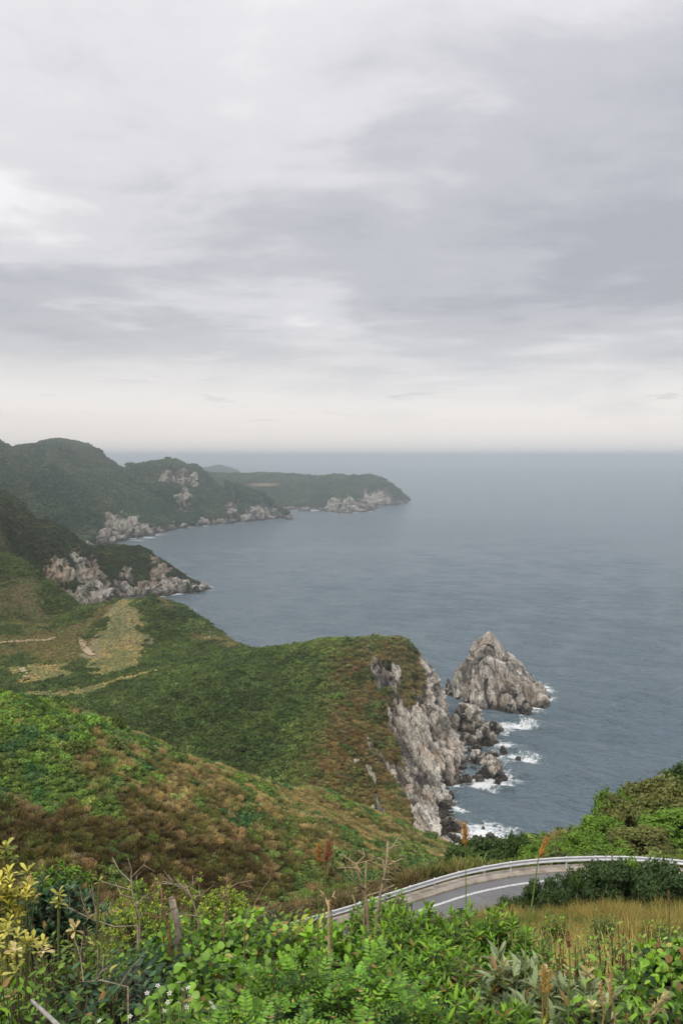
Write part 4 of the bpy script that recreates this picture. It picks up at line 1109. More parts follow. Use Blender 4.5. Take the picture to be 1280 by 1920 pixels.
RZ = ROAD_Z
road = put('road', strip('road', RAIL, RN, [.50, 2, 4, 6, 7.6], [RZ - .02, RZ + .01, RZ + .05, RZ + .03, RZ], ASPHALT), kind='structure', label='grey asphalt road curving along the hillside')
put('edge_line', strip('edge_line', RAIL, RN, [1.48, 1.72], [RZ + .006, RZ + .011], PAINT), road)
put('kerb', strip('kerb', RAIL, RN, [-.55, -.55, -.50, .44, .50, .50], [RZ - .5, RZ + .08, RZ + .11, RZ + .11, RZ + .07, RZ - .1], CONCRETE), kind='structure', label='low pale concrete kerb under the guard rail')
gl = empty('guard_rail', (RAIL[40][0], RAIL[40][1], RZ + .1), 'galvanised steel guard rail along the outer edge of the road bend', 'guard rail')
gl_inv = Matrix.Translation(gl.location).inverted()
def local(me):
    me.transform(gl_inv); return me
prof_w = [(.02, .40), (.075, .43), (.085, .47), (.03, .545), (.02, .575), (.03, .605), (.085, .68), (.075, .72), (.02, .75)]
seg = 8                                       # 4 m panels (line is sampled every 0.5 m)
for k, a in enumerate(range(0, len(RAIL) - seg, seg)):
    L = RAIL[a:a + seg + 1].copy(); Nn = RN[a:a + seg + 1]
    e = (L[-1] - L[-2]); L[-1] = L[-1] + e * .25
    dz = .004 * (k % 2)
    offs = [p[0] + .002 + dz for p in prof_w] + [p[0] - .004 + dz for p in prof_w[::-1]]
    zs = [RZ + .11 + p[1] - .0 for p in prof_w] + [RZ + .11 + p[1] for p in prof_w[::-1]]
    me = strip('beam', L, Nn, offs + offs[:1], zs + zs[:1], GALV, False)
    put('beam', local(me), gl)
post_me = MB(); post_me.tube([(0, 0, -.35), (0, 0, .0), (0, 0, .70), (0, 0, .74)], [.06, .06, .06, .05], 12)
post_me = post_me.mesh('post', GALV)
for a in range(2, len(RAIL), 4):
    p = RAIL[a] - RN[a] * .06
    o = put('post', post_me, gl); o.location = (p[0] - gl.location.x, p[1] - gl.location.y, RZ + .11 - gl.location.z)
    b = MB(); q = RAIL[a]
    ang = math.atan2(RN[a][1], RN[a][0]); ca, sa = math.cos(ang), math.sin(ang)
    b.box((0, 0, 0), (.07, .10, .20), [[ca, -sa, 0], [sa, ca, 0], [0, 0, 1]])
    put('bracket', b.mesh('bracket', GALV, False), o, loc=(q[0] - p[0] - RN[a][0] * .03, q[1] - p[1] - RN[a][1] * .03, .56))

# valley tracks
DIRT = make_tint_mat('dry_earth', .95, .1, 1.5, .75, 1.2)
def track(pts, w, z_off, label, col):
    P = smooth_line([on_level(px, py, h)[:2] for px, py, h in pts], 2.0)
    Nn = normals2(P); s = SHEETS['valley']
    offs = np.array([-.5, -.2, .2, .5]) * w
    v = np.zeros((len(P), 4, 3))
    for j in range(4):
        q = P + Nn * offs[j] * (1 + .3 * fbm(np.arange(len(P)) * .2, np.full(len(P), j * 3.3), 2, 3))[:, None]
        v[:, j, :2] = q; v[:, j, 2] = sample(s, q[:, 0], q[:, 1])[0] + z_off
    me = mesh_np('path', v.reshape(-1, 3), grid_faces(4, len(P)), True, DIRT, {'tint': np.tile(col, (len(P) * 4, 1))})
    put('path', me, kind='structure', label=label)
track([(152, 1190, 17), (158, 1200, 17), (163, 1212, 15), (175, 1226, 13)], 4.5, .45, 'short bare dirt track below the knoll', (.44, .33, .22))
track([(-40, 1202, 17), (0, 1197, 18), (50, 1193, 18), (90, 1186, 19), (104, 1180, 20)], 3.8, .45, 'pale dirt track crossing the valley slope', (.36, .28, .17))
track([(52, 1264, 13), (44, 1254, 13), (40, 1246, 13)], 3.5, .45, 'small track beside the meadow', (.40, .32, .22))
track([(372, 1193, 20), (384, 1191, 20), (398, 1191, 20)], 6, .5, 'bare earth patch on the ridge above the sea', (.40, .30, .18))
pole = MB(); pole.tube([(0, 0, 0), (0, 0, 7.5), (0, 0, 7.6)], [.13, .09, .05], 8, (.6, .6, .6)); pole.box((0, 0, 7.1), (1.2, .1, .1), None, (.55, .55, .55))
xx, yy = at(394, 1190, deeper(690))[:2]
zz0 = sample(SHEETS['valley'], np.array([xx]), np.array([yy]))[0][0]
put('utility_pole', pole.mesh('utility_pole', BARK), label='thin pale pole on the ridge above the sea', category='pole', loc=(xx, yy, zz0 - .3))
print('road', round(time.time() - T0, 1))

# ------------------------------------------------------------------ trees and bushes by the road
def tree_meshes(seed, n, leaf, dark, light, R=1.0, H=1.0, lumps=26, trunk_h=.5, bush=False, gaps=.0):
    """crown of leaf-sized faces in clumps on limbs, about R wide and H tall (unit tree), plus a tapered trunk with limbs"""
    r = np.random.default_rng(seed)
    base = .12 if bush else trunk_h
    c = r.normal(size=(lumps, 3)); c /= np.linalg.norm(c, axis=1)[:, None]; c[:, 2] = c[:, 2] * .9
    c *= r.uniform(.45, .85, (lumps, 1)); c[:, 2] = np.maximum(c[:, 2], -.55)
    if bush: c = np.sign(c) * np.abs(c) ** .6 * .72; c[:, 2] += r.uniform(-.25, .15, lumps)
    cen = np.array((0, 0, base + (H - base) * .52)); rad = np.array((R, R, (H - base) * .55))
    c = c * rad + cen
    lr = (r.uniform(.20, .34, lumps) if bush else r.uniform(.13, .30, lumps)) * R
    k = r.integers(0, lumps, n)
    d = r.normal(size=(n, 3)); d /= np.linalg.norm(d, axis=1)[:, None]
    P = c[k] + d * (lr[k] * r.uniform(.55, 1.08, n))[:, None] * np.array((1, 1, .75))
    stray = r.uniform(0, 1, n) < .12; P[stray] += d[stray] * .10 * R
    P[:, 2] = np.maximum(P[:, 2], .05)
    v, f = quads(P, d + np.array((0, 0, .35)) + .6 * r.normal(size=d.shape), leaf * r.uniform(.7, 1.35, n), r, 1.7)
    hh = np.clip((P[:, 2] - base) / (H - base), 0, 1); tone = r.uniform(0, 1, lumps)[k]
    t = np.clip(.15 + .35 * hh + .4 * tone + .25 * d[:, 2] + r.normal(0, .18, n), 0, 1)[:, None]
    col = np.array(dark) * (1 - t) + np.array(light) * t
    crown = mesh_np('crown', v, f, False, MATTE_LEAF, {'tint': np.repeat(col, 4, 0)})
    m = MB(); bc = np.array((.16, .13, .10))
    m.tube([(0, 0, -.1), (.01, .02, .2 * H), (.03, -.02, base + .1), (.02, .0, H * .8)], np.array([.055, .045, .032, .012]) * R * 1.3, 8, bc)
    for q in range(min(lumps, 14)):
        s0 = np.array((.02, 0, r.uniform(.15, .6) * (base + .25))); e = c[q]
        m.tube([s0, s0 * .45 + e * .55 + r.normal(0, .03, 3), e], np.array([.024, .016, .006]) * R * 1.3, 6, bc * r.uniform(.8, 1.4))
    return crown, m.mesh('trunk', BARK)
KIND = {'dark': ((.022, .045, .014), (.095, .155, .038)), 'bright': ((.035, .08, .016), (.20, .34, .045)), 'olive': ((.045, .06, .02), (.22, .23, .065)), 'deep': ((.018, .038, .017), (.080, .130, .042))}
TREES = {}
for k, (kind, nm) in enumerate([('dark', 7000), ('bright', 8000), ('olive', 8000), ('deep', 9000)]):
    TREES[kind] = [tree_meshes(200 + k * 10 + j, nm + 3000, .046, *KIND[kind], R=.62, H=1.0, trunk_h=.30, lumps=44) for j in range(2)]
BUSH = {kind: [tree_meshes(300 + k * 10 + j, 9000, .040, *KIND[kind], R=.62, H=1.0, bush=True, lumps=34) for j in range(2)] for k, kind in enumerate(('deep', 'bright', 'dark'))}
def ground(x, y):
    return float(sample(SHEETS['hillside'], np.array([x]), np.array([y]))[0][0])
def tree(px, pytop, depth, width_px, kind, label, bush=False, v=0, category='tree', group=None):
    x, y, zt = at(px, pytop, depth)
    g = ground(x, y)
    h = max(zt - g, 1.0); w = width_px / FPX * depth
    cr, tk = (BUSH if bush else TREES)[kind][v]
    nm = 'bush' if bush else 'tree'
    o = empty(nm, (x, y, g - .05), label, category, group)
    k_ = .80 if bush else 1.15
    o.scale = (w / k_, w / k_, h * (1.0 if bush else 1.0)); o.rotation_euler = (0, 0, random.uniform(0, 6.28))
    put('trunk', tk, o); put('crown', cr, o)
    return o
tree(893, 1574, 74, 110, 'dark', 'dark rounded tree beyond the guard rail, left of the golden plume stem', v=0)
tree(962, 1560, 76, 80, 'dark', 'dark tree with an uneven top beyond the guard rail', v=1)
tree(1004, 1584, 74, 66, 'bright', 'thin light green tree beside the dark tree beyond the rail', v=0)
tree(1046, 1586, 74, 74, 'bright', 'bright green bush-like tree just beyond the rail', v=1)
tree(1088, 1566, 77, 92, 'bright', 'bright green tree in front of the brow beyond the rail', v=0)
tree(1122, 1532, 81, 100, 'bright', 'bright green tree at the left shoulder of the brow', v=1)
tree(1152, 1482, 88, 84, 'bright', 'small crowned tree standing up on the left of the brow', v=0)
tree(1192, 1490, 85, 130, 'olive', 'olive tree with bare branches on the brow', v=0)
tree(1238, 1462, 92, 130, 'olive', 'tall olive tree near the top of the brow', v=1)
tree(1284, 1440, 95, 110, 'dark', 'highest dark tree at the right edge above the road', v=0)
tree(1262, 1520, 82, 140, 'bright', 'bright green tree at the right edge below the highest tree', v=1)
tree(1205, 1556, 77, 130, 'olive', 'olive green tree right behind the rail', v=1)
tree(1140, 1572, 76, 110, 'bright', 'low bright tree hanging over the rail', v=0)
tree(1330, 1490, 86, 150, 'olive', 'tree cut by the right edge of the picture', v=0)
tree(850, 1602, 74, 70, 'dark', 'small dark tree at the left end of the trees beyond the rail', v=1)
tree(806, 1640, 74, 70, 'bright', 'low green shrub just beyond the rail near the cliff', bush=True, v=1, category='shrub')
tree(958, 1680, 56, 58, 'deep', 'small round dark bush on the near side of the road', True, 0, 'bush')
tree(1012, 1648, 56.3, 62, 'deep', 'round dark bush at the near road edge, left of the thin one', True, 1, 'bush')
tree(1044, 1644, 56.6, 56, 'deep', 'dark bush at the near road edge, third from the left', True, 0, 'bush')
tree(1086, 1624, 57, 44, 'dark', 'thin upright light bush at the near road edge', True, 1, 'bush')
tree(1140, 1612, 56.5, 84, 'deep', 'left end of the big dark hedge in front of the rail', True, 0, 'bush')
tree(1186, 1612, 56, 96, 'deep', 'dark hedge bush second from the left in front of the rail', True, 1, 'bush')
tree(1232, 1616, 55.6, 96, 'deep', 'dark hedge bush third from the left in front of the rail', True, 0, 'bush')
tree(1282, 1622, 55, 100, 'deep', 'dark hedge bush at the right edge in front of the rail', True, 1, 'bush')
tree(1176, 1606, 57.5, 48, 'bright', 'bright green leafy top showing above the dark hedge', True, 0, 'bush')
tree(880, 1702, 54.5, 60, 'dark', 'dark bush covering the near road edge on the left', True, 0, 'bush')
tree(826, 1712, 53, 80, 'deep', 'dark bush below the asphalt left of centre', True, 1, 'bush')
print('trees', round(time.time() - T0, 1))
scatter('hillside', 'verge_scrub', 'green scrub on the drop beyond the guard rail', PR_NEAR, 3, 3, 1.0, (.6, 1.2), (.6, 1.0), seed=9,
        keepf=lambda px, py, x, y, z: (line_dist(x, y, RAIL[::3]) > 1.3) & (line_dist(x, y, ROAD_C[::3]) > 5.3) & (y > np.interp(x, RAIL[:, 0], RAIL[:, 1])))
# grass and scrub of the viewpoint slope
def grass_proto(name, n, seed, mat=None, coll=None, w=.007, bend=.6):
    r = np.random.default_rng(seed)
    a = r.uniform(0, 6.28, n); rad = np.abs(r.normal(0, .16, n))
    foot = np.stack([rad * np.cos(a), rad * np.sin(a), np.zeros(n)], 1)
    a2 = a + r.normal(0, .8, n); out = np.stack([np.cos(a2), np.sin(a2), np.zeros(n)], 1)
    L = r.uniform(.45, 1.0, n); bd = r.uniform(.1, 1.0, n) * bend
    side = np.stack([-np.sin(a2), np.cos(a2), np.zeros(n)], 1) * (w * r.uniform(.6, 1.6, n))[:, None]
    V = []
    for t in (0, .35, .7, 1.0):
        p = foot + out * (L * bd * t ** 2)[:, None]; p[:, 2] = L * (t - .45 * bd * t ** 2)
        ww = side * (1 - .75 * t)
        V += [p - ww, p + ww]
    v = np.stack(V, 1).reshape(-1, 3); b = np.arange(n)[:, None] * 8
    f = np.concatenate([b + np.array([[2 * i, 2 * i + 1, 2 * i + 3, 2 * i + 2]]) for i in range(3)])
    g = r.uniform(.65, 1.3, n); c = np.stack([g, g * r.uniform(.92, 1.1, n), g * r.uniform(.75, 1.1, n)], 1)
    me = mesh_np(name, v, f, False, mat, {'tint': np.repeat(c, 8, 0)})
    o = bpy.data.objects.new(name, me); coll.objects.link(o); return o
PR_GRASS = proto_set('slope_grass', [(grass_proto, dict(n=90, seed=s)) for s in (31, 32, 33)] + [(shrub_proto, dict(n=420, size=.12, seed=s, lumps=12)) for s in (34, 35)])
def slope_cover():
    r = np.random.default_rng(77); s = SHEETS['hillside']
    X, Y = np.meshgrid(np.arange(-26, 34, .36), np.arange(6.5, 59, .36)); n0 = X.size
    x = X.ravel() + r.uniform(-.25, .25, n0); y = Y.ravel() + r.uniform(-.25, .25, n0)
    z, rock, nrm, sd, ok = sample(s, x, y)
    px, py = to_px(x, y, z)
    d = line_dist(x, y, ROAD_C[::3])
    k = ok & (np.abs(x) < .36 * y + 1.5) & (d > 4.3)
    x, y, z, px, py = (a[k] for a in (x, y, z, px, py)); n = len(x)
    nz = fbm(x / 2.2, y / 2.2, 3, 14); nb = fbm(x / 5, y / 5, 3, 15)
    dry = sstep(-.3, .6, sstep(860, 980, px + 60 * nb) * .9 - .5 + .9 * nz)
    leaf = r.uniform(0, 1, n) < np.clip(.5 * (1 - dry) + .06 + .55 * sstep(.1, .5, fbm(x / 3, y / 3, 2, 16)), 0, .7)
    straw = lerp(np.tile(np.array((.20, .15, .05)), (n, 1)), np.tile(np.array((.46, .35, .11)), (n, 1)), np.clip(.5 + .6 * nz + r.normal(0, .3, n), 0, 1))
    gg = lerp(np.tile(np.array((.10, .15, .035)), (n, 1)), np.tile(np.array((.21, .24, .07)), (n, 1)), r.uniform(0, 1, n))
    tint = lerp(gg, straw, np.clip(dry + r.normal(0, .2, n), 0, 1))
    tint[leaf] = lerp(np.tile(np.array((.05, .10, .025)), (n, 1)), np.tile(np.array((.20, .33, .055)), (n, 1)), r.uniform(0, 1, n))[leaf]
    idx = np.where(leaf, 3 + r.integers(0, 2, n), r.integers(0, 3, n))
    sc_ = np.where(leaf, r.uniform(.25, .7, n), r.uniform(.45, 1.2, n) * (1 + .35 * nb))
    sc_ *= np.clip(y / 9, .7, 1)
    rot = np.stack([r.normal(.0, .32, n), r.normal(.12, .32, n), r.uniform(0, 6.28, n)], 1)
    cover('slope_grass', 'dry straw coloured grass and low scrub on the slope above the road', PR_GRASS, np.stack([x, y, z - .03], 1), rot, np.stack([sc_] * 3, 1), idx, tint)
    print('slope', n)
slope_cover()
print('slope', round(time.time() - T0, 1))

# ------------------------------------------------------------------ plants at the viewpoint
def leaf_shape(shape, fold=.18, curl=.15):
    """unit leaf along +Y, normal +Z; 8 triangles' worth of faces, folded along the midrib and curled"""
    if shape == 'round': st = [(.03, .22), (.16, .40), (.42, .47), (.70, .36), (.88, .20)]
    elif shape == 'lance': st = [(.18, .08), (.45, .135), (.75, .10)]
    elif shape == 'oval': st = [(.15, .13), (.42, .24), (.75, .18)]
    elif shape == 'spoon': st = [(.25, .08), (.55, .17), (.82, .21)]
    else: st = [(.35, .17), (.72, .17)]
    v = [(0, 0, 0)]
    for y, w in st:
        zc_ = -curl * y * y
        v += [(-w, y, zc_ + fold * w), (0, y, zc_), (w, y, zc_ + fold * w)]
    v.append((0, 1.0, -curl))
    m = len(st); e = 3 * m - 2
    f3 = [(0, 2, 1), (0, 3, 2), (e, e + 1, e + 3), (e + 1, e + 2, e + 3)]
    f4 = [q for i in range(m - 1) for q in ((1 + 3 * i, 2 + 3 * i, 5 + 3 * i, 4 + 3 * i), (2 + 3 * i, 3 + 3 * i, 6 + 3 * i, 5 + 3 * i))]
    return np.array(v), np.array(f3), np.array(f4)
LEAFSHAPE = {k: leaf_shape(k, fo, cu) for k, fo, cu in (('round', .12, .12), ('lance', .35, .25), ('oval', .3, .2), ('spoon', .3, .3), ('small', .25, .1))}
def unit(a): return a / (np.linalg.norm(a, axis=-1, keepdims=True) + 1e-9)
class Leaves:
    def __init__(s): s.p = []; s.d = []; s.n = []; s.s = []; s.c = []
    def add(s, p, d, n, size, col):
        s.p.append(p); s.d.append(d); s.n.append(n); s.s.append(size); s.c.append(col)
    def arrays(s):
        p, d, n = np.array(s.p), unit(np.array(s.d)), np.array(s.n)
        side = unit(np.cross(d, n)); n = np.cross(side, d)
        return p, side, d, n, np.array(s.s), np.array(s.c)
LEAF_LIB = {}
def lib_leaf(shape, ci, cols):
    k = (shape, ci)
    if k not in LEAF_LIB:
        v, f3, f4 = LEAFSHAPE[shape]
        LEAF_LIB[k] = mesh_np('leaf', v, [f4, f3], True, LEAF, {'tint': np.tile(cols, (len(v), 1))})
    return LEAF_LIB[k]
def palette(dark, light, n=6):
    return [tuple(np.array(dark) + (np.array(light) - np.array(dark)) * k / (n - 1)) for k in range(n)]
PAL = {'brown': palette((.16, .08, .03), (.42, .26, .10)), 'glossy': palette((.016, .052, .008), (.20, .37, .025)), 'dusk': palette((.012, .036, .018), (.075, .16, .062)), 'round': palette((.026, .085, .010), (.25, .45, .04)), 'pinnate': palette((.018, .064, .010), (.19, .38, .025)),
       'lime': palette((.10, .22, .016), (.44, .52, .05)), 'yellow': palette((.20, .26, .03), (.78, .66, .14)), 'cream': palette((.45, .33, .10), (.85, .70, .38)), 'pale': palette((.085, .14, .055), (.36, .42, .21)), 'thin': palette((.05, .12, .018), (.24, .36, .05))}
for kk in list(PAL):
    if kk != 'brown': PAL[kk] = [tuple(min(v * (.72 + .11 * i), .9) for v in c) for i, c in enumerate(PAL[kk])]  # dark end deepened: shade inside the foliage put into leaf colour
def place_leaves(root, L, shape, pal, nobj, name='leaf'):
    """the leaves that show largest become objects of their own, the rest one part"""
    p, side, d, n, s, ci = L.arrays()
    P = p + np.array(root.location)
    view = np.array((0, 0, EYE)) - P; dist = np.linalg.norm(view, axis=1)
    px, py = to_px(P[:, 0], P[:, 1], P[:, 2])
    vis = (px > -10) & (px < 1290) & (py < 1935)
    front = s / dist * (.25 + np.abs((n * unit(view)).sum(1))) + np.where(vis, 0, -9) + .004 * (p * unit(view)).sum(1)
    order = np.argsort(-front)
    own = order[:nobj][vis[order[:nobj]]]; rest = np.setdiff1d(np.arange(len(p)), own)
    pk = pal
    for i in own:
        pq = 'brown' if rng.uniform() < .035 else pk
        o = bpy.data.objects.new(name, lib_leaf(shape, (pq, int(ci[i])), PAL[pq][int(ci[i])]))
        M = Matrix([[side[i, a] * s[i], d[i, a] * s[i], n[i, a] * s[i], p[i, a]] for a in range(3)] + [[0, 0, 0, 1]])
        COL.objects.link(o); o.parent = root; o.matrix_local = M
    if len(rest):
        v, f3, f4 = LEAFSHAPE[shape]; k = len(v)
        V = p[rest][:, None] + s[rest][:, None, None] * (v[None, :, 0:1] * side[rest][:, None] + v[None, :, 1:2] * d[rest][:, None] + v[None, :, 2:3] * n[rest][:, None])
        off = (np.arange(len(rest)) * k)[:, None, None]
        cols = np.array(PAL[pk])[ci[rest].astype(int)] * rng.uniform(.65, 1.25, (len(rest), 1)) * rng.uniform(.9, 1.1, (len(rest), 3))
        odd = rng.uniform(0, 1, len(rest)); cols = np.where((odd < .035)[:, None], np.array((.30, .17, .05)) * rng.uniform(.6, 1.3, (len(rest), 1)), cols); cols = np.where((odd > .975)[:, None], np.array((.50, .45, .10)), cols)
        put('foliage', mesh_np('foliage', V.reshape(-1, 3), [(f4[None] + off).reshape(-1, 4), (f3[None] + off).reshape(-1, 3)], True, LEAF, {'tint': np.repeat(cols, k, 0)}), root, kind='stuff')
def plant(name, label, px, pytop, depth, wpx, habit, shape, pal, leaf, nstem, nobj=90, seed=0, per=8, stemcol=(.10, .08, .05), rise=1.0, lean=0.0, fill=1.0, category='shrub', group=None, hmin=.5, open_=0.0):
    r = np.random.default_rng(seed + 1000)
    x, y, zt = at(px, pytop, depth)
    g = ground(x, y)
    H = max(zt - g, hmin); W = wpx * 1.15 / FPX * depth / 2
    root = empty(name, (x, y, zt - H), label, category, group)
    L = Leaves(); m = MB(); stem = np.array(stemcol)
    cz = max(H - W * .95 * rise, H * .35)
    for k in range(nstem):
        dd = unit(r.normal(size=3)); dd[2] = abs(dd[2]) * rise if r.uniform() < .85 else dd[2] * .6
        if dd[1] > .35 and r.uniform() < .55: dd[1] = -dd[1]          # most twigs reach for the open, downhill and uphill side
        dd = unit(dd)
        rad = r.uniform(.55, 1.04) if r.uniform() < .8 else r.uniform(.2, .6)
        tip = np.array((0, 0, cz)) + dd * np.array((W, W * .85, H - cz)) * rad + np.array((lean * W, 0, 0))
        tip[2] = max(tip[2], .08)
        b0 = np.array((r.normal(0, .05), r.normal(0, .05), 0.0))
        midp = b0 * .4 + tip * .6 + np.array((0, 0, -.10 * H)) + r.normal(0, .03, 3) * W
        pts = [b0, midp * .5 + b0 * .5, midp, tip]
        if k % 2 == 0: m.tube(pts, np.array([.010, .007, .005, .002]) * (1 + H * .3), 5, stem * r.uniform(.7, 1.5))
        up = unit(tip - midp); new = np.clip((tip[2] - cz * .7) / max(H - cz * .7, .1), 0, 1)
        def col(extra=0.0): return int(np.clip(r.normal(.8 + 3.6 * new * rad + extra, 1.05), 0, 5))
        if habit == 'rosette':
            ph = r.uniform(0, 6.28); a = unit(np.cross(up, (.3, .2, .9) if abs(up[2]) < .95 else (1, 0, 0))); b = np.cross(up, a)
            for q in range(per):
                an = ph + q * 2.4; opn = .25 + .75 * (q / per) + r.normal(0, .12)
                rd = np.cos(an) * a + np.sin(an) * b
                dl = up * math.cos(opn * 1.35) + rd * math.sin(opn * 1.35)
                nl = up * math.sin(opn * 1.35) - rd * math.cos(opn * 1.35) + np.array((0, 0, .15))
                L.add(tip - up * leaf * .5 * q / per, dl, nl, leaf * r.uniform(.65, 1.1), col(.6 - 1.2 * q / per))
        elif habit == 'alternate':
            for q in range(per):
                t = 1 - q / per * .75
                base = midp + (tip - midp) * t + r.normal(0, .01, 3)
                an = q * 2.4 + r.uniform(0, 1)
                rd = unit(np.array((math.cos(an), math.sin(an), r.normal(.15, .25))))
                dl = unit(rd + up * .6)
                L.add(base, dl, np.array((0, 0, 1.0)) + r.normal(0, .35, 3), leaf * r.uniform(.6, 1.15), col(-.8 * (1 - t)))
        elif habit == 'vine':            # broad leaves held flat on short stalks
            for q in range(per):
                base = tip + r.normal(0, leaf * 1.15, 3) * np.array((1, 1, .6))
                nl = unit(np.array((dd[0] * .5, dd[1] * .5 - .4, .8)) + r.normal(0, .5, 3))
                t0 = r.normal(size=3); t0[2] -= .5; t0 -= nl * (t0 @ nl)
                L.add(base, t0, nl, leaf * r.uniform(.4, 1.2), col(r.normal(-.3, .9)))
        else:                            # pinnate: paired leaflets along a rachis
            for fr in range(3):
                an = r.uniform(0, 6.28); rd = unit(np.array((math.cos(an), math.sin(an), .35)) + dd * .5)
                Lr = leaf * 4.6 * r.uniform(.7, 1.1); cfr = col()
                side = unit(np.cross(rd, (0, 0, 1))); nn = np.cross(side, rd)
                for q in range(per):
                    t = (q + .6) / per
                    c0 = tip + rd * Lr * t - np.array((0, 0, 1)) * Lr * .35 * t * t
                    sz = leaf * (1.1 - .45 * t) * r.uniform(.85, 1.1)
                    for sg in (-1, 1):
                        L.add(c0, side * sg + rd * .45 + r.normal(0, .08, 3), nn + r.normal(0, .12, 3), sz, int(np.clip(cfr + r.integers(-1, 2), 0, 5)))
                L.add(tip + rd * Lr - np.array((0, 0, 1)) * Lr * .35, rd + np.array((0, 0, -.5)), nn, leaf * .75, cfr)
    put('stem', m.mesh('stem', BARK), root)
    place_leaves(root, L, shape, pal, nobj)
    return root
BRIGHT_G = 'glossy'
PL = plant
# far row: crowns that stand against the brown hillside and the road
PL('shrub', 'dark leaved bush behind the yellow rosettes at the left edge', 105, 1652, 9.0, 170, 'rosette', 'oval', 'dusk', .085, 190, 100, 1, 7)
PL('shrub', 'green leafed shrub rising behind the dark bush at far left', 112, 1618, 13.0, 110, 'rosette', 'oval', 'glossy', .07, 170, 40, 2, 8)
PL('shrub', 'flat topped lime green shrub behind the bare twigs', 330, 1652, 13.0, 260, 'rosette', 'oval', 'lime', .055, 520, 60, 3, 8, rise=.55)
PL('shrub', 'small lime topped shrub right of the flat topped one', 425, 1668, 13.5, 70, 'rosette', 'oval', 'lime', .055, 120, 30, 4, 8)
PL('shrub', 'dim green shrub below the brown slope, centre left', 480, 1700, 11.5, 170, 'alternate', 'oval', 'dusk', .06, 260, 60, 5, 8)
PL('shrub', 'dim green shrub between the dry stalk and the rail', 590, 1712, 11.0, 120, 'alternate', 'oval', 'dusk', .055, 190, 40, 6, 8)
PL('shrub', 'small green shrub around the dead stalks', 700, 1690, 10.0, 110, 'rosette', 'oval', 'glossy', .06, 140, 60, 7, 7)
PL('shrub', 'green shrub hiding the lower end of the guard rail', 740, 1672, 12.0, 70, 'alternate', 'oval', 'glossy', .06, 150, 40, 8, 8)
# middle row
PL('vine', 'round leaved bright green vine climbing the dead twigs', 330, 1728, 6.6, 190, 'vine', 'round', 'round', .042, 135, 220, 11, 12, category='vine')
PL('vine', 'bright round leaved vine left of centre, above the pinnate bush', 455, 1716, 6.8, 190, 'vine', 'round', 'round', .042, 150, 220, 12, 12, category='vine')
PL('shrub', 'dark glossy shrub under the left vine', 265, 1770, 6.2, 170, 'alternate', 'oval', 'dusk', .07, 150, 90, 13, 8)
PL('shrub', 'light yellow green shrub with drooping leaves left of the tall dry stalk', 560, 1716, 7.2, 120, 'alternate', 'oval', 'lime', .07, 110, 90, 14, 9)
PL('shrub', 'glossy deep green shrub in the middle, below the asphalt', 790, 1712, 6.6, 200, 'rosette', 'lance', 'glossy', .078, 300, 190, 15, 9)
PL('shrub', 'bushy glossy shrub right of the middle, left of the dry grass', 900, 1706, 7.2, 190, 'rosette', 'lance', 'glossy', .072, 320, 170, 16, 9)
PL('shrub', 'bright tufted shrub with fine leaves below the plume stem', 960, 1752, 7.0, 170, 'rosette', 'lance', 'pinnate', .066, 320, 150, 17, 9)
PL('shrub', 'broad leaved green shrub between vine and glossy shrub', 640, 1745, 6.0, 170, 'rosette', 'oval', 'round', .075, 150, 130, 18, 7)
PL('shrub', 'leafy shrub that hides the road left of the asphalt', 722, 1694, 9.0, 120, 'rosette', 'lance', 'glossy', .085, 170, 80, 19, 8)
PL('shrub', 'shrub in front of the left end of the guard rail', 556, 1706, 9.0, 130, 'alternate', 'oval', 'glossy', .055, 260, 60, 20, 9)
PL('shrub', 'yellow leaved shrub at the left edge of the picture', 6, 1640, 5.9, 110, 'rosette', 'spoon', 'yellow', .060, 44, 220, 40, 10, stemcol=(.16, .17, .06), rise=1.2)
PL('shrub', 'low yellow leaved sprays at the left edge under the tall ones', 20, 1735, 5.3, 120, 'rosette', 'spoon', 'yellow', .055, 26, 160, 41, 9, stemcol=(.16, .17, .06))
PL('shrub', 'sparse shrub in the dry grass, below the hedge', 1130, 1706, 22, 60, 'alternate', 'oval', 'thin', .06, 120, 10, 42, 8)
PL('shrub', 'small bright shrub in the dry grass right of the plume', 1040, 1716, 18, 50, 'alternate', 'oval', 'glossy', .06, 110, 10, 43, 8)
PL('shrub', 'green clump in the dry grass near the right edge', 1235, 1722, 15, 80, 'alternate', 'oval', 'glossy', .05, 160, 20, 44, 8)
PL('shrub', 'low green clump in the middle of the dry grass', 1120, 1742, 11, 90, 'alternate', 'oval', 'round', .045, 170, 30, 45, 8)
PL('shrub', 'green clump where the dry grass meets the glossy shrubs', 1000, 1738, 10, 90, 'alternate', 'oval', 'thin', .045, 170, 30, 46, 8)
PL('shrub', 'light shrub at the right edge above the round leaved one', 1270, 1745, 9, 80, 'alternate', 'oval', 'thin', .045, 150, 30, 47, 8)
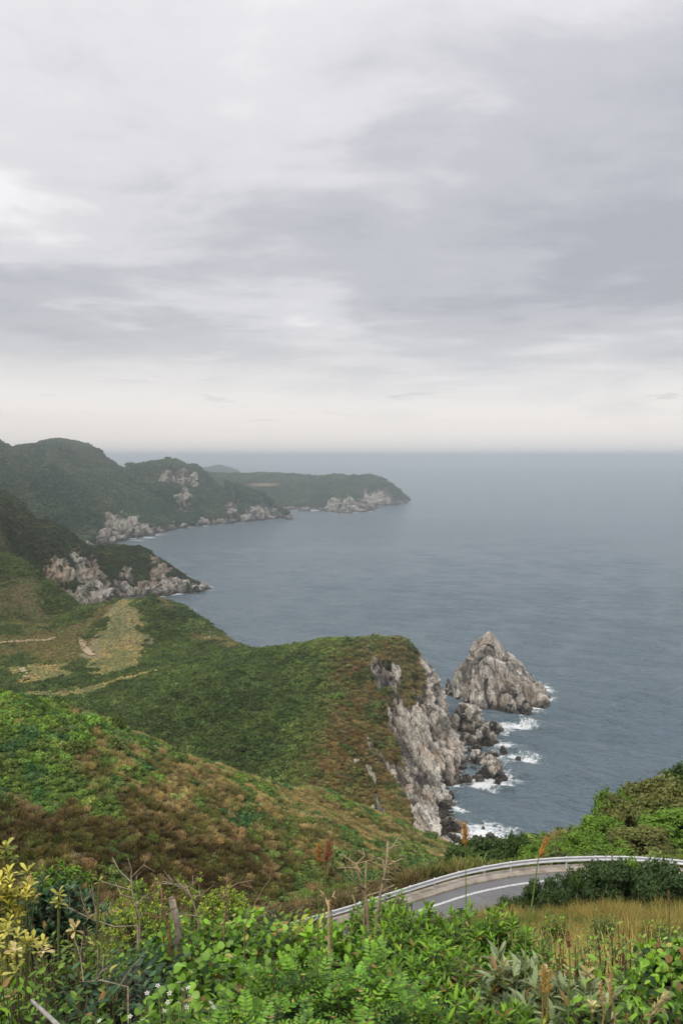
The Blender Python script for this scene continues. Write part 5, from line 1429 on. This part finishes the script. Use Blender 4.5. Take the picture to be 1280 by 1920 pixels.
# front row
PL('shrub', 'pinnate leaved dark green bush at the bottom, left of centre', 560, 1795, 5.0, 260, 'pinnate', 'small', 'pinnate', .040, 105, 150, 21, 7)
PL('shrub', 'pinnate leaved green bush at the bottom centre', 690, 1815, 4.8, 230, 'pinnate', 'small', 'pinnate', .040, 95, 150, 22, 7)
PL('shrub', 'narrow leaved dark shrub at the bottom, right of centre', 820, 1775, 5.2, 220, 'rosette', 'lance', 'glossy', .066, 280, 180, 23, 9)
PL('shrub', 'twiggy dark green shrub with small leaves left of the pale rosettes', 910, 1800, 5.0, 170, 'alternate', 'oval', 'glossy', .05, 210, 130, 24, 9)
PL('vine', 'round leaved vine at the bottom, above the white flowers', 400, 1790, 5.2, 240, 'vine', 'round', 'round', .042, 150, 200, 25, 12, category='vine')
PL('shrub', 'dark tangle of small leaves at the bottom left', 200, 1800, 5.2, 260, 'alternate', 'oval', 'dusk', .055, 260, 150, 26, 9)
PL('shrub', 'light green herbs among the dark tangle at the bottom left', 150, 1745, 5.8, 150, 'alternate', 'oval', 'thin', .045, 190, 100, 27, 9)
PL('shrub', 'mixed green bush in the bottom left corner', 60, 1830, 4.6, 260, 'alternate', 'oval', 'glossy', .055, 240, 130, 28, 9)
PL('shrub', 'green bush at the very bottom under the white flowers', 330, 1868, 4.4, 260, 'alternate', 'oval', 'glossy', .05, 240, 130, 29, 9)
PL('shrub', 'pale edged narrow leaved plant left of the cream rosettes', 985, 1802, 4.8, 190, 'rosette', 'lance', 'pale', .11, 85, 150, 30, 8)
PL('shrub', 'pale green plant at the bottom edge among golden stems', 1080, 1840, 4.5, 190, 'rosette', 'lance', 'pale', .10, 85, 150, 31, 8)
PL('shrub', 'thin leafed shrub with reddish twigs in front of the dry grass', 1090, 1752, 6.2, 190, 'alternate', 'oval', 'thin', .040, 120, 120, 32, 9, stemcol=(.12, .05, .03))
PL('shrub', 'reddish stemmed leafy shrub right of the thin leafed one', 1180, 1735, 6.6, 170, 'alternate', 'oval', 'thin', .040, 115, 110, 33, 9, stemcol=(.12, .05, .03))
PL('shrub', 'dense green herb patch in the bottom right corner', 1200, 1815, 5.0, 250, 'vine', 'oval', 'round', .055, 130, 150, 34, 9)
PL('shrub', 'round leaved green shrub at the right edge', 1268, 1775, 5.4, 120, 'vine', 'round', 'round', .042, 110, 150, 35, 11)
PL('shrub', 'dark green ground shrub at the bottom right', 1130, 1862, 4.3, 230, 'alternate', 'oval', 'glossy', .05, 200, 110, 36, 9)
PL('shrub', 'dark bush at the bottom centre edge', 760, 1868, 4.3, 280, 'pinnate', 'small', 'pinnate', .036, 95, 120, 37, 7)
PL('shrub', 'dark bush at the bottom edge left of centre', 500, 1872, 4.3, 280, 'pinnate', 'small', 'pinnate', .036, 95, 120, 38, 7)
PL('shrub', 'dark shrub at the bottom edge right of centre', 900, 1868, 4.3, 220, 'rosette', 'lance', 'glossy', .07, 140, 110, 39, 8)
rr = random.Random(4)
ONES = 'first second third fourth fifth sixth seventh eighth ninth'.split()
ORD = ONES + 'tenth eleventh twelfth thirteenth fourteenth fifteenth sixteenth seventeenth eighteenth nineteenth twentieth'.split() + ['twenty-' + o for o in ONES] + ['thirtieth'] + ['thirty-' + o for o in ONES]
for k in range(34):           # seedlings and herbs that knit the shrubs together
    pxh = 20 + k * 37.5 + rr.uniform(-14, 14); dep = rr.uniform(4.4, 8.5)
    top = 1762 + (8.5 - dep) * 26 + rr.uniform(-22, 40)
    hb, shp = rr.choice([('alternate', 'oval'), ('rosette', 'oval'), ('alternate', 'small'), ('rosette', 'lance'), ('vine', 'oval')])
    pal_ = rr.choice(['glossy', 'thin', 'lime', 'round', 'dusk', 'pinnate', 'glossy'])
    PL('herb', '%s small herb from the left among the foreground shrubs, with %s leaves' % (ORD[k], {'glossy': 'glossy green', 'thin': 'thin light green', 'lime': 'lime green', 'round': 'bright green', 'dusk': 'dark green', 'pinnate': 'mid green'}[pal_]), pxh, top, dep, rr.uniform(60, 120), hb, shp, pal_, rr.uniform(.028, .05), rr.randint(22, 44), 26, 300 + k, 8, rise=rr.uniform(.9, 1.6), category='herb', group='small herbs among the foreground shrubs')
print('shrubs', round(time.time() - T0, 1))

# tall dry grass close to the viewpoint, on the right
def tall_grass():
    r = np.random.default_rng(31); n = 620
    px_ = r.uniform(930, 1300, n); y = r.uniform(7.0, 14.0, n); x = (px_ - 640) / FPX * y
    z = sample(SHEETS['hillside'], x, y)[0]
    nz = fbm(x * 1.6, y * 1.6, 2, 5)
    k = nz > -.28; x, y, z, nz = x[k], y[k], z[k], nz[k]; n = len(x)
    topz = np.array([at(1000, 1745 - 6 * (q - 7), q)[2] for q in y])
    sc_ = np.clip((topz - z) * r.uniform(.55, 1.12, n), .5, 1.6)
    mixv = np.clip(.48 + .7 * nz + r.normal(0, .3, n), 0, 1)
    tint = lerp(np.tile(np.array((.16, .21, .055)), (n, 1)), np.tile(np.array((.68, .52, .18)), (n, 1)), mixv)
    rot = np.stack([r.normal(0, .22, n), r.normal(.05, .25, n), r.uniform(0, 6.28, n)], 1)
    cover('tall_grass', 'tall arching dry grass close to the viewpoint on the right', PR_TALL, np.stack([x, y, z - .03], 1), rot, np.stack([sc_ * .9, sc_ * .9, sc_], 1), r.integers(0, 3, n), tint)
PR_TALL = proto_set('tall_grass_tuft', [(grass_proto, dict(n=46, seed=s, w=.005, bend=.9)) for s in (41, 42, 43)])
tall_grass()

# yellow and cream leaf rosettes
def rosette_plant(label, px, py, depth, n, leaf, pal, seed, spread=.0, tiers=1):
    leaf *= .78
    r = np.random.default_rng(seed + 500)
    x, y, z = at(px, py, depth); g = ground(x, y)
    root = empty('rosette_plant', (x, y, g), label, 'plant', 'yellow and cream leaf rosettes')
    H = z - g; L = Leaves(); m = MB()
    tip = np.array((0, 0, H)); bend = np.array((r.normal(0, .08), r.normal(0, .08), 0))
    m.tube([(0, 0, 0) + bend, (0, 0, H * .5) + bend * .8, tip - (0, 0, leaf * .6), tip], [.012, .010, .008, .005], 6, (.16, .17, .06))
    for t in range(tiers):
        tp = tip - np.array((0, 0, 1)) * leaf * .75 * t
        for q in range(n):
            an = q * 2.4 + r.uniform(0, .5); op = (.5 + 1.15 * q / n + r.normal(0, .22)) * (1 + .15 * t)
            rd = np.array((math.cos(an), math.sin(an), 0)); up = np.array((0, -.15, 1))
            L.add(tp - up * leaf * .25 * q / n, up * math.cos(op) + rd * math.sin(op), up * math.sin(op) - rd * math.cos(op), leaf * r.uniform(.5, 1.1), int(np.clip(r.normal(2.8 - 1.2 * q / n, 1.2), 0, 5)))
    put('stem', m.mesh('stem', STEM), root)
    place_leaves(root, L, 'spoon', pal, 80)
for k, a in enumerate([('tall yellow leaf rosette at the top of the left edge', 12, 1590, 6.0, 12, .10, 'yellow', 1, 0, 2), ('yellow green rosette against the dark bush', 52, 1636, 6.2, 11, .09, 'yellow', 3, 0, 2),
        ('yellow green leaf spike in front of the dark bush', 110, 1678, 5.8, 11, .08, 'yellow', 4, 0, 2), ('single gold rosette right of the dark bush', 141, 1742, 5.4, 8, .085, 'cream', 5), ('cream rosette at the left edge, middle height', 12, 1745, 5.2, 9, .085, 'yellow', 6),
        ('hanging cream rosette low at the left', 32, 1782, 5.0, 8, .075, 'cream', 7), ('hanging cream rosette right of the lowest left ones', 82, 1782, 5.0, 8, .075, 'cream', 8), ('lowest yellow rosette at the left edge', 28, 1822, 4.9, 8, .08, 'yellow', 9), ('small cream rosette in the bottom left corner', 22, 1866, 4.6, 7, .07, 'cream', 10),
        ('cream star rosette right of the pale plant', 1102, 1826, 4.5, 8, .062, 'cream', 11), ('cream rosette on the golden stems', 1022, 1822, 4.5, 7, .06, 'cream', 12), ('cream rosette at the bottom edge on the right', 1110, 1886, 4.2, 8, .062, 'cream', 13), ('small cream rosette between the two star rosettes', 1064, 1818, 4.6, 6, .055, 'cream', 14),
        ('leafy rosette on the lone upright twig', 186, 1652, 6.0, 7, .07, 'yellow', 15)]):
    rosette_plant(*a)

# bare twigs and dead stalks
def twig(label, pts, depth, r0=.010, forks=5, seed=0, col=(.42, .34, .24), name='dead_twig', spread=.25, category='twig', group='bare dead twigs among the foreground shrubs'):
    r = np.random.default_rng(seed + 900)
    P = np.array([at(px, py, depth) for px, py in pts])
    base = P[0].copy(); g = ground(base[0], base[1])
    root = empty(name, (base[0], base[1], g), label, category, group)
    P = np.concatenate([[[base[0], base[1], g - .02]], P]) - np.array((base[0], base[1], g))
    m = MB(); n = len(P)
    m.tube(P, np.linspace(r0, r0 * .45, n), 7, np.array(col)); put('stem', m.mesh('stem', BARK), root)
    for k in range(forks):
        t = r.uniform(.35, 1.0); i = min(int(1 + t * (n - 2)), n - 2); s0 = P[i] + (P[i + 1] - P[i]) * r.uniform(0, 1)
        d = unit(np.array((r.normal(0, 1), r.normal(0, .5), abs(r.normal(.9, .5))))); ln = r.uniform(.4, 1.0) * spread
        b = MB(); e = s0 + d * ln; q = s0 + d * ln * .5 + r.normal(0, .02, 3)
        b.tube([s0, q, e], [r0 * .5, r0 * .38, r0 * .2], 5, np.array(col) * r.uniform(.8, 1.15))
        b.tube([q, q + unit(d + r.normal(0, .6, 3)) * ln * .45], [r0 * .32, r0 * .15], 5, np.array(col))
        put('branch', b.mesh('branch', BARK), root)
twig('pale forked twig above the left vine', [(262, 1712), (250, 1690), (246, 1640)], 6.6, .008, 7, 1)
twig('long low twig reaching left from the vine', [(258, 1735), (215, 1738), (170, 1722), (125, 1700)], 6.5, .007, 6, 2)
twig('curved brown branch left of the cut stump', [(318, 1740), (305, 1710), (303, 1665)], 6.4, .012, 3, 3, (.30, .17, .09))
twig('pale upright twigs right of the cut stump', [(372, 1722), (362, 1690), (348, 1658)], 6.6, .008, 8, 4)
twig('reddish twig at the right end of the lime shrub', [(420, 1730), (427, 1690), (424, 1665)], 6.7, .009, 6, 5, (.40, .26, .17))
twig('thin dry shoot in front of the brown slope', [(458, 1738), (475, 1700), (492, 1668)], 6.5, .006, 3, 6, (.36, .25, .14))
twig('dead stalk with side shoots left of the rail end', [(690, 1735), (686, 1680), (672, 1640), (668, 1618)], 7.0, .014, 7, 7, (.44, .33, .20))
twig('tall forked dead stalk in front of the cliff foot', [(705, 1735), (712, 1680), (724, 1625), (727, 1578)], 7.0, .015, 5, 8, (.46, .36, .23))
twig('second dead stalk between the forked ones', [(682, 1735), (684, 1690), (686, 1615)], 7.0, .012, 4, 9, (.44, .34, .21))
twig('straw coloured dry stalk in front of the green shrubs', [(618, 1790), (617, 1740), (616, 1688)], 5.6, .014, 2, 10, (.52, .40, .22), spread=.1)
twig('thin grey twig in the bottom left tangle', [(240, 1850), (190, 1838), (150, 1842)], 4.8, .006, 5, 11)
twig('crooked brown branch in the dark shrub right of centre', [(905, 1900), (870, 1850), (905, 1828), (960, 1808)], 4.9, .008, 5, 12, (.26, .18, .10))
st_m = MB(); b0 = np.array(at(334, 1738, 6.5)); b1 = np.array(at(322, 1684, 6.5)); gz = ground(b0[0], b0[1])
st_m.tube(np.array([(b0[0] + .02, b0[1], gz - .03), tuple(b0), tuple(b1), tuple(b1 + (0, 0, .002))]) - (b0[0], b0[1], gz), [.030, .025, .022, .018], 10, (.42, .35, .27))
put('cut_stump', st_m.mesh('cut_stump', BARK), label='upright cut branch stump among the vines', category='stump', loc=(b0[0], b0[1], gz))
lm = MB(); c0, c1 = np.array(at(62, 1878, 4.4)), np.array(at(112, 1925, 4.2))
lm.tube(np.array([c0 + (-.01, 0, .01), c0, (c0 + c1) / 2, c1, c1 + (c1 - c0) * 1.5]) - c1, [.004, .008, .010, .011, .012], 10, (.42, .39, .35))
put('fallen_branch', lm.mesh('fallen_branch', BARK), label='grey broken branch lying in the bottom left corner', category='branch', loc=tuple(c1))

# grass plumes
def plume(label, base, neck, top, depth, width, nf, seed, col=(.55, .30, .08), stalk=(.20, .28, .06), blades=3, fluffy=1.0):
    r = np.random.default_rng(seed + 700)
    B, Nk, T = (np.array(at(*p, depth)) for p in (base, neck, top))
    g = ground(B[0], B[1]); org = np.array((B[0], B[1], g))
    root = empty('grass_plume', tuple(org), label, 'grass plume', 'golden grass plumes')
    m = MB(); P = [org - (0, 0, .02), B, (B + Nk) / 2 + np.array((.004, 0, 0)), Nk, T]
    m.tube(np.array(P) - org, [.005, .0045, .004, .003, .001], 6, stalk); put('stalk', m.mesh('stalk', STEM), root)
    f = MB(); ax = T - Nk; ln = np.linalg.norm(ax)
    for k in range(nf):
        t = r.uniform(0, .85) ** .9; s0 = Nk + ax * t
        d = unit(unit(ax) + r.normal(0, .32 * fluffy, 3)); l2 = ln * r.uniform(.25, .55) * (1.15 - .6 * t) * width
        e = s0 + d * l2 + np.array((0, 0, -.12)) * l2
        f.tube(np.array([s0, (s0 + e) / 2 + r.normal(0, .002, 3), e]) - org, [.0011, .0022, .0008], 3, np.array(col) * r.uniform(.65, 1.35))
    put('plume', f.mesh('plume', STEM), root)
    for k in range(blades):
        b = MB(); a = r.uniform(0, 6.28); o2 = np.array((math.cos(a), math.sin(a) * .5, 0)); hh = (Nk - org)[2] * r.uniform(.45, .8)
        b.tube([(0, 0, .1), o2 * .05 + (0, 0, hh * .6), o2 * .16 + (0, 0, hh), o2 * .32 + (0, 0, hh * .95)], [.004, .006, .005, .001], 4, (.18, .30, .06)); put('blade', b.mesh('blade', STEM), root)
plume('golden plume on a tall green stem in front of the surf', (872, 1745), (872, 1592), (870, 1543), 7.5, 1.0, 160, 1)
plume('golden plume leaning right in front of the guard rail', (985, 1760), (1008, 1612), (1024, 1572), 4.6, 1.0, 150, 2, fluffy=.6)
plume('brown open plume in front of the brown hillside, right one', (604, 1790), (610, 1628), (616, 1580), 5.0, 1.3, 120, 3, (.42, .20, .10))
plume('brown narrow plume in front of the brown hillside, left one', (594, 1790), (598, 1622), (596, 1582), 5.0, .9, 90, 4, (.48, .24, .07))
plume('small brown plume beside the straw stalk', (622, 1790), (621, 1712), (620, 1686), 5.6, .8, 60, 5, (.36, .20, .09))
plume('brown seed head standing in the dry grass', (1066, 1850), (1066, 1782), (1063, 1742), 4.2, .7, 80, 6, (.40, .24, .10))
plume('golden stem at the bottom edge left of the cream rosettes', (1014, 1925), (1016, 1870), (1020, 1805), 4.2, .6, 120, 7, (.55, .36, .10), (.42, .26, .07))
plume('second golden stem beside the first at the bottom edge', (1022, 1925), (1026, 1868), (1032, 1815), 4.3, .6, 100, 8, (.58, .40, .13), (.42, .26, .07))
plume('pair of straw seed heads at the bottom right, left one', (1128, 1925), (1130, 1888), (1124, 1838), 4.2, .6, 90, 9, (.62, .46, .20), (.45, .32, .12))
plume('pair of straw seed heads at the bottom right, right one', (1152, 1925), (1148, 1885), (1142, 1832), 4.2, .6, 90, 10, (.60, .44, .18), (.45, .30, .12))
plume('blurred pale seed head in the bottom right corner', (1205, 1945), (1218, 1905), (1250, 1862), 2.6, .9, 110, 11, (.55, .48, .22), (.30, .34, .12), 2)
plume('thin red brown grass spike at the right edge above the hedge', (1252, 1820), (1254, 1700), (1252, 1668), 7.0, .5, 50, 12, (.30, .17, .08), (.26, .18, .08))

# white flowers
def petals():
    m = MB()
    for k in range(5):
        a = k * 1.2566; c, s_ = math.cos(a), math.sin(a)
        v = np.array([(.10, 0, 0), (.55, -.26, .10), (1.0, 0, .06), (.55, .26, .10)]) @ np.array([[c, s_, 0], [-s_, c, 0], [0, 0, 1]])
        m.add(v, [(0, 1, 2, 3)], (.80, .80, .76))
    m.tube([(0, 0, -.22), (0, 0, .05), (0, 0, .16)], [.10, .22, .12], 7, (.75, .48, .05))
    return m.mesh('flower', STEM)
FLOWER = petals()
FLW = [(296, 1848), (335, 1842), (342, 1855), (353, 1852), (318, 1862), (315, 1879), (336, 1880), (350, 1888), (357, 1868), (262, 1882), (276, 1862), (226, 1902), (244, 1906), (395, 1880), (400, 1888), (268, 1912), (330, 1915), (342, 1912), (187, 1914), (308, 1895)]
for k in range(4):
    pts = FLW[k * 5:k * 5 + 5]; r = np.random.default_rng(k)
    cxp = sum(p[0] for p in pts) / 5
    x, y, _ = at(cxp, 1915, 4.35); g = ground(x, y)
    root = empty('white_flower_plant', (x, y, g), ['white daisy-like flowers at the top of the flowering patch', 'white daisy-like flowers in the middle of the flowering patch', 'white daisy-like flowers at the left of the flowering patch', 'white daisy-like flowers lowest in the flowering patch'][k], 'flowers', 'white flowers at the bottom left')
    L = Leaves()
    for p in pts:
        q = np.array(at(*p, 4.15)) - np.array((x, y, g)); m = MB()
        m.tube([(r.normal(0, .03), 0, 0), q * np.array((.5, .5, .5)) + (0, .05, 0), q], [.004, .003, .0018], 5, (.16, .26, .06)); put('stem', m.mesh('stem', STEM), root)
        o = put('flower', FLOWER, root); o.location = tuple(q); o.scale = (.013,) * 3; o.rotation_euler = (r.uniform(.2, .9), r.normal(0, .3), r.uniform(0, 6))
        for t in (.55, .68, .8, .9):
            an = r.uniform(0, 6.28); L.add(q * t, np.array((math.cos(an), math.sin(an), .2)), np.array((0, -.2, 1.0)), r.uniform(.03, .06), r.integers(1, 5))
    place_leaves(root, L, 'small', 'pinnate', 40)
print('foreground', round(time.time() - T0, 1), len(bpy.data.objects))

# ------------------------------------------------------------------ haze over the sea
hz = new_mat('sea_haze'); N = NT(hz)
pv = N.n('ShaderNodeVolumePrincipled')
pv.inputs['Color'].default_value = (.92, .965, 1.0, 1)
pv.inputs['Density'].default_value = HAZE
pv.inputs['Anisotropy'].default_value = 0.88
ho = N.n('ShaderNodeOutputMaterial'); N.l(pv.outputs[0], ho.inputs['Volume'])
hb = MB(); hb.box((0, 23200, 95), (96000, 47200, 220))
put('haze', hb.mesh('haze', hz, False), kind='stuff', label='thin sea haze that fades the far hills and horizon')
print('done', round(time.time() - T0, 1))
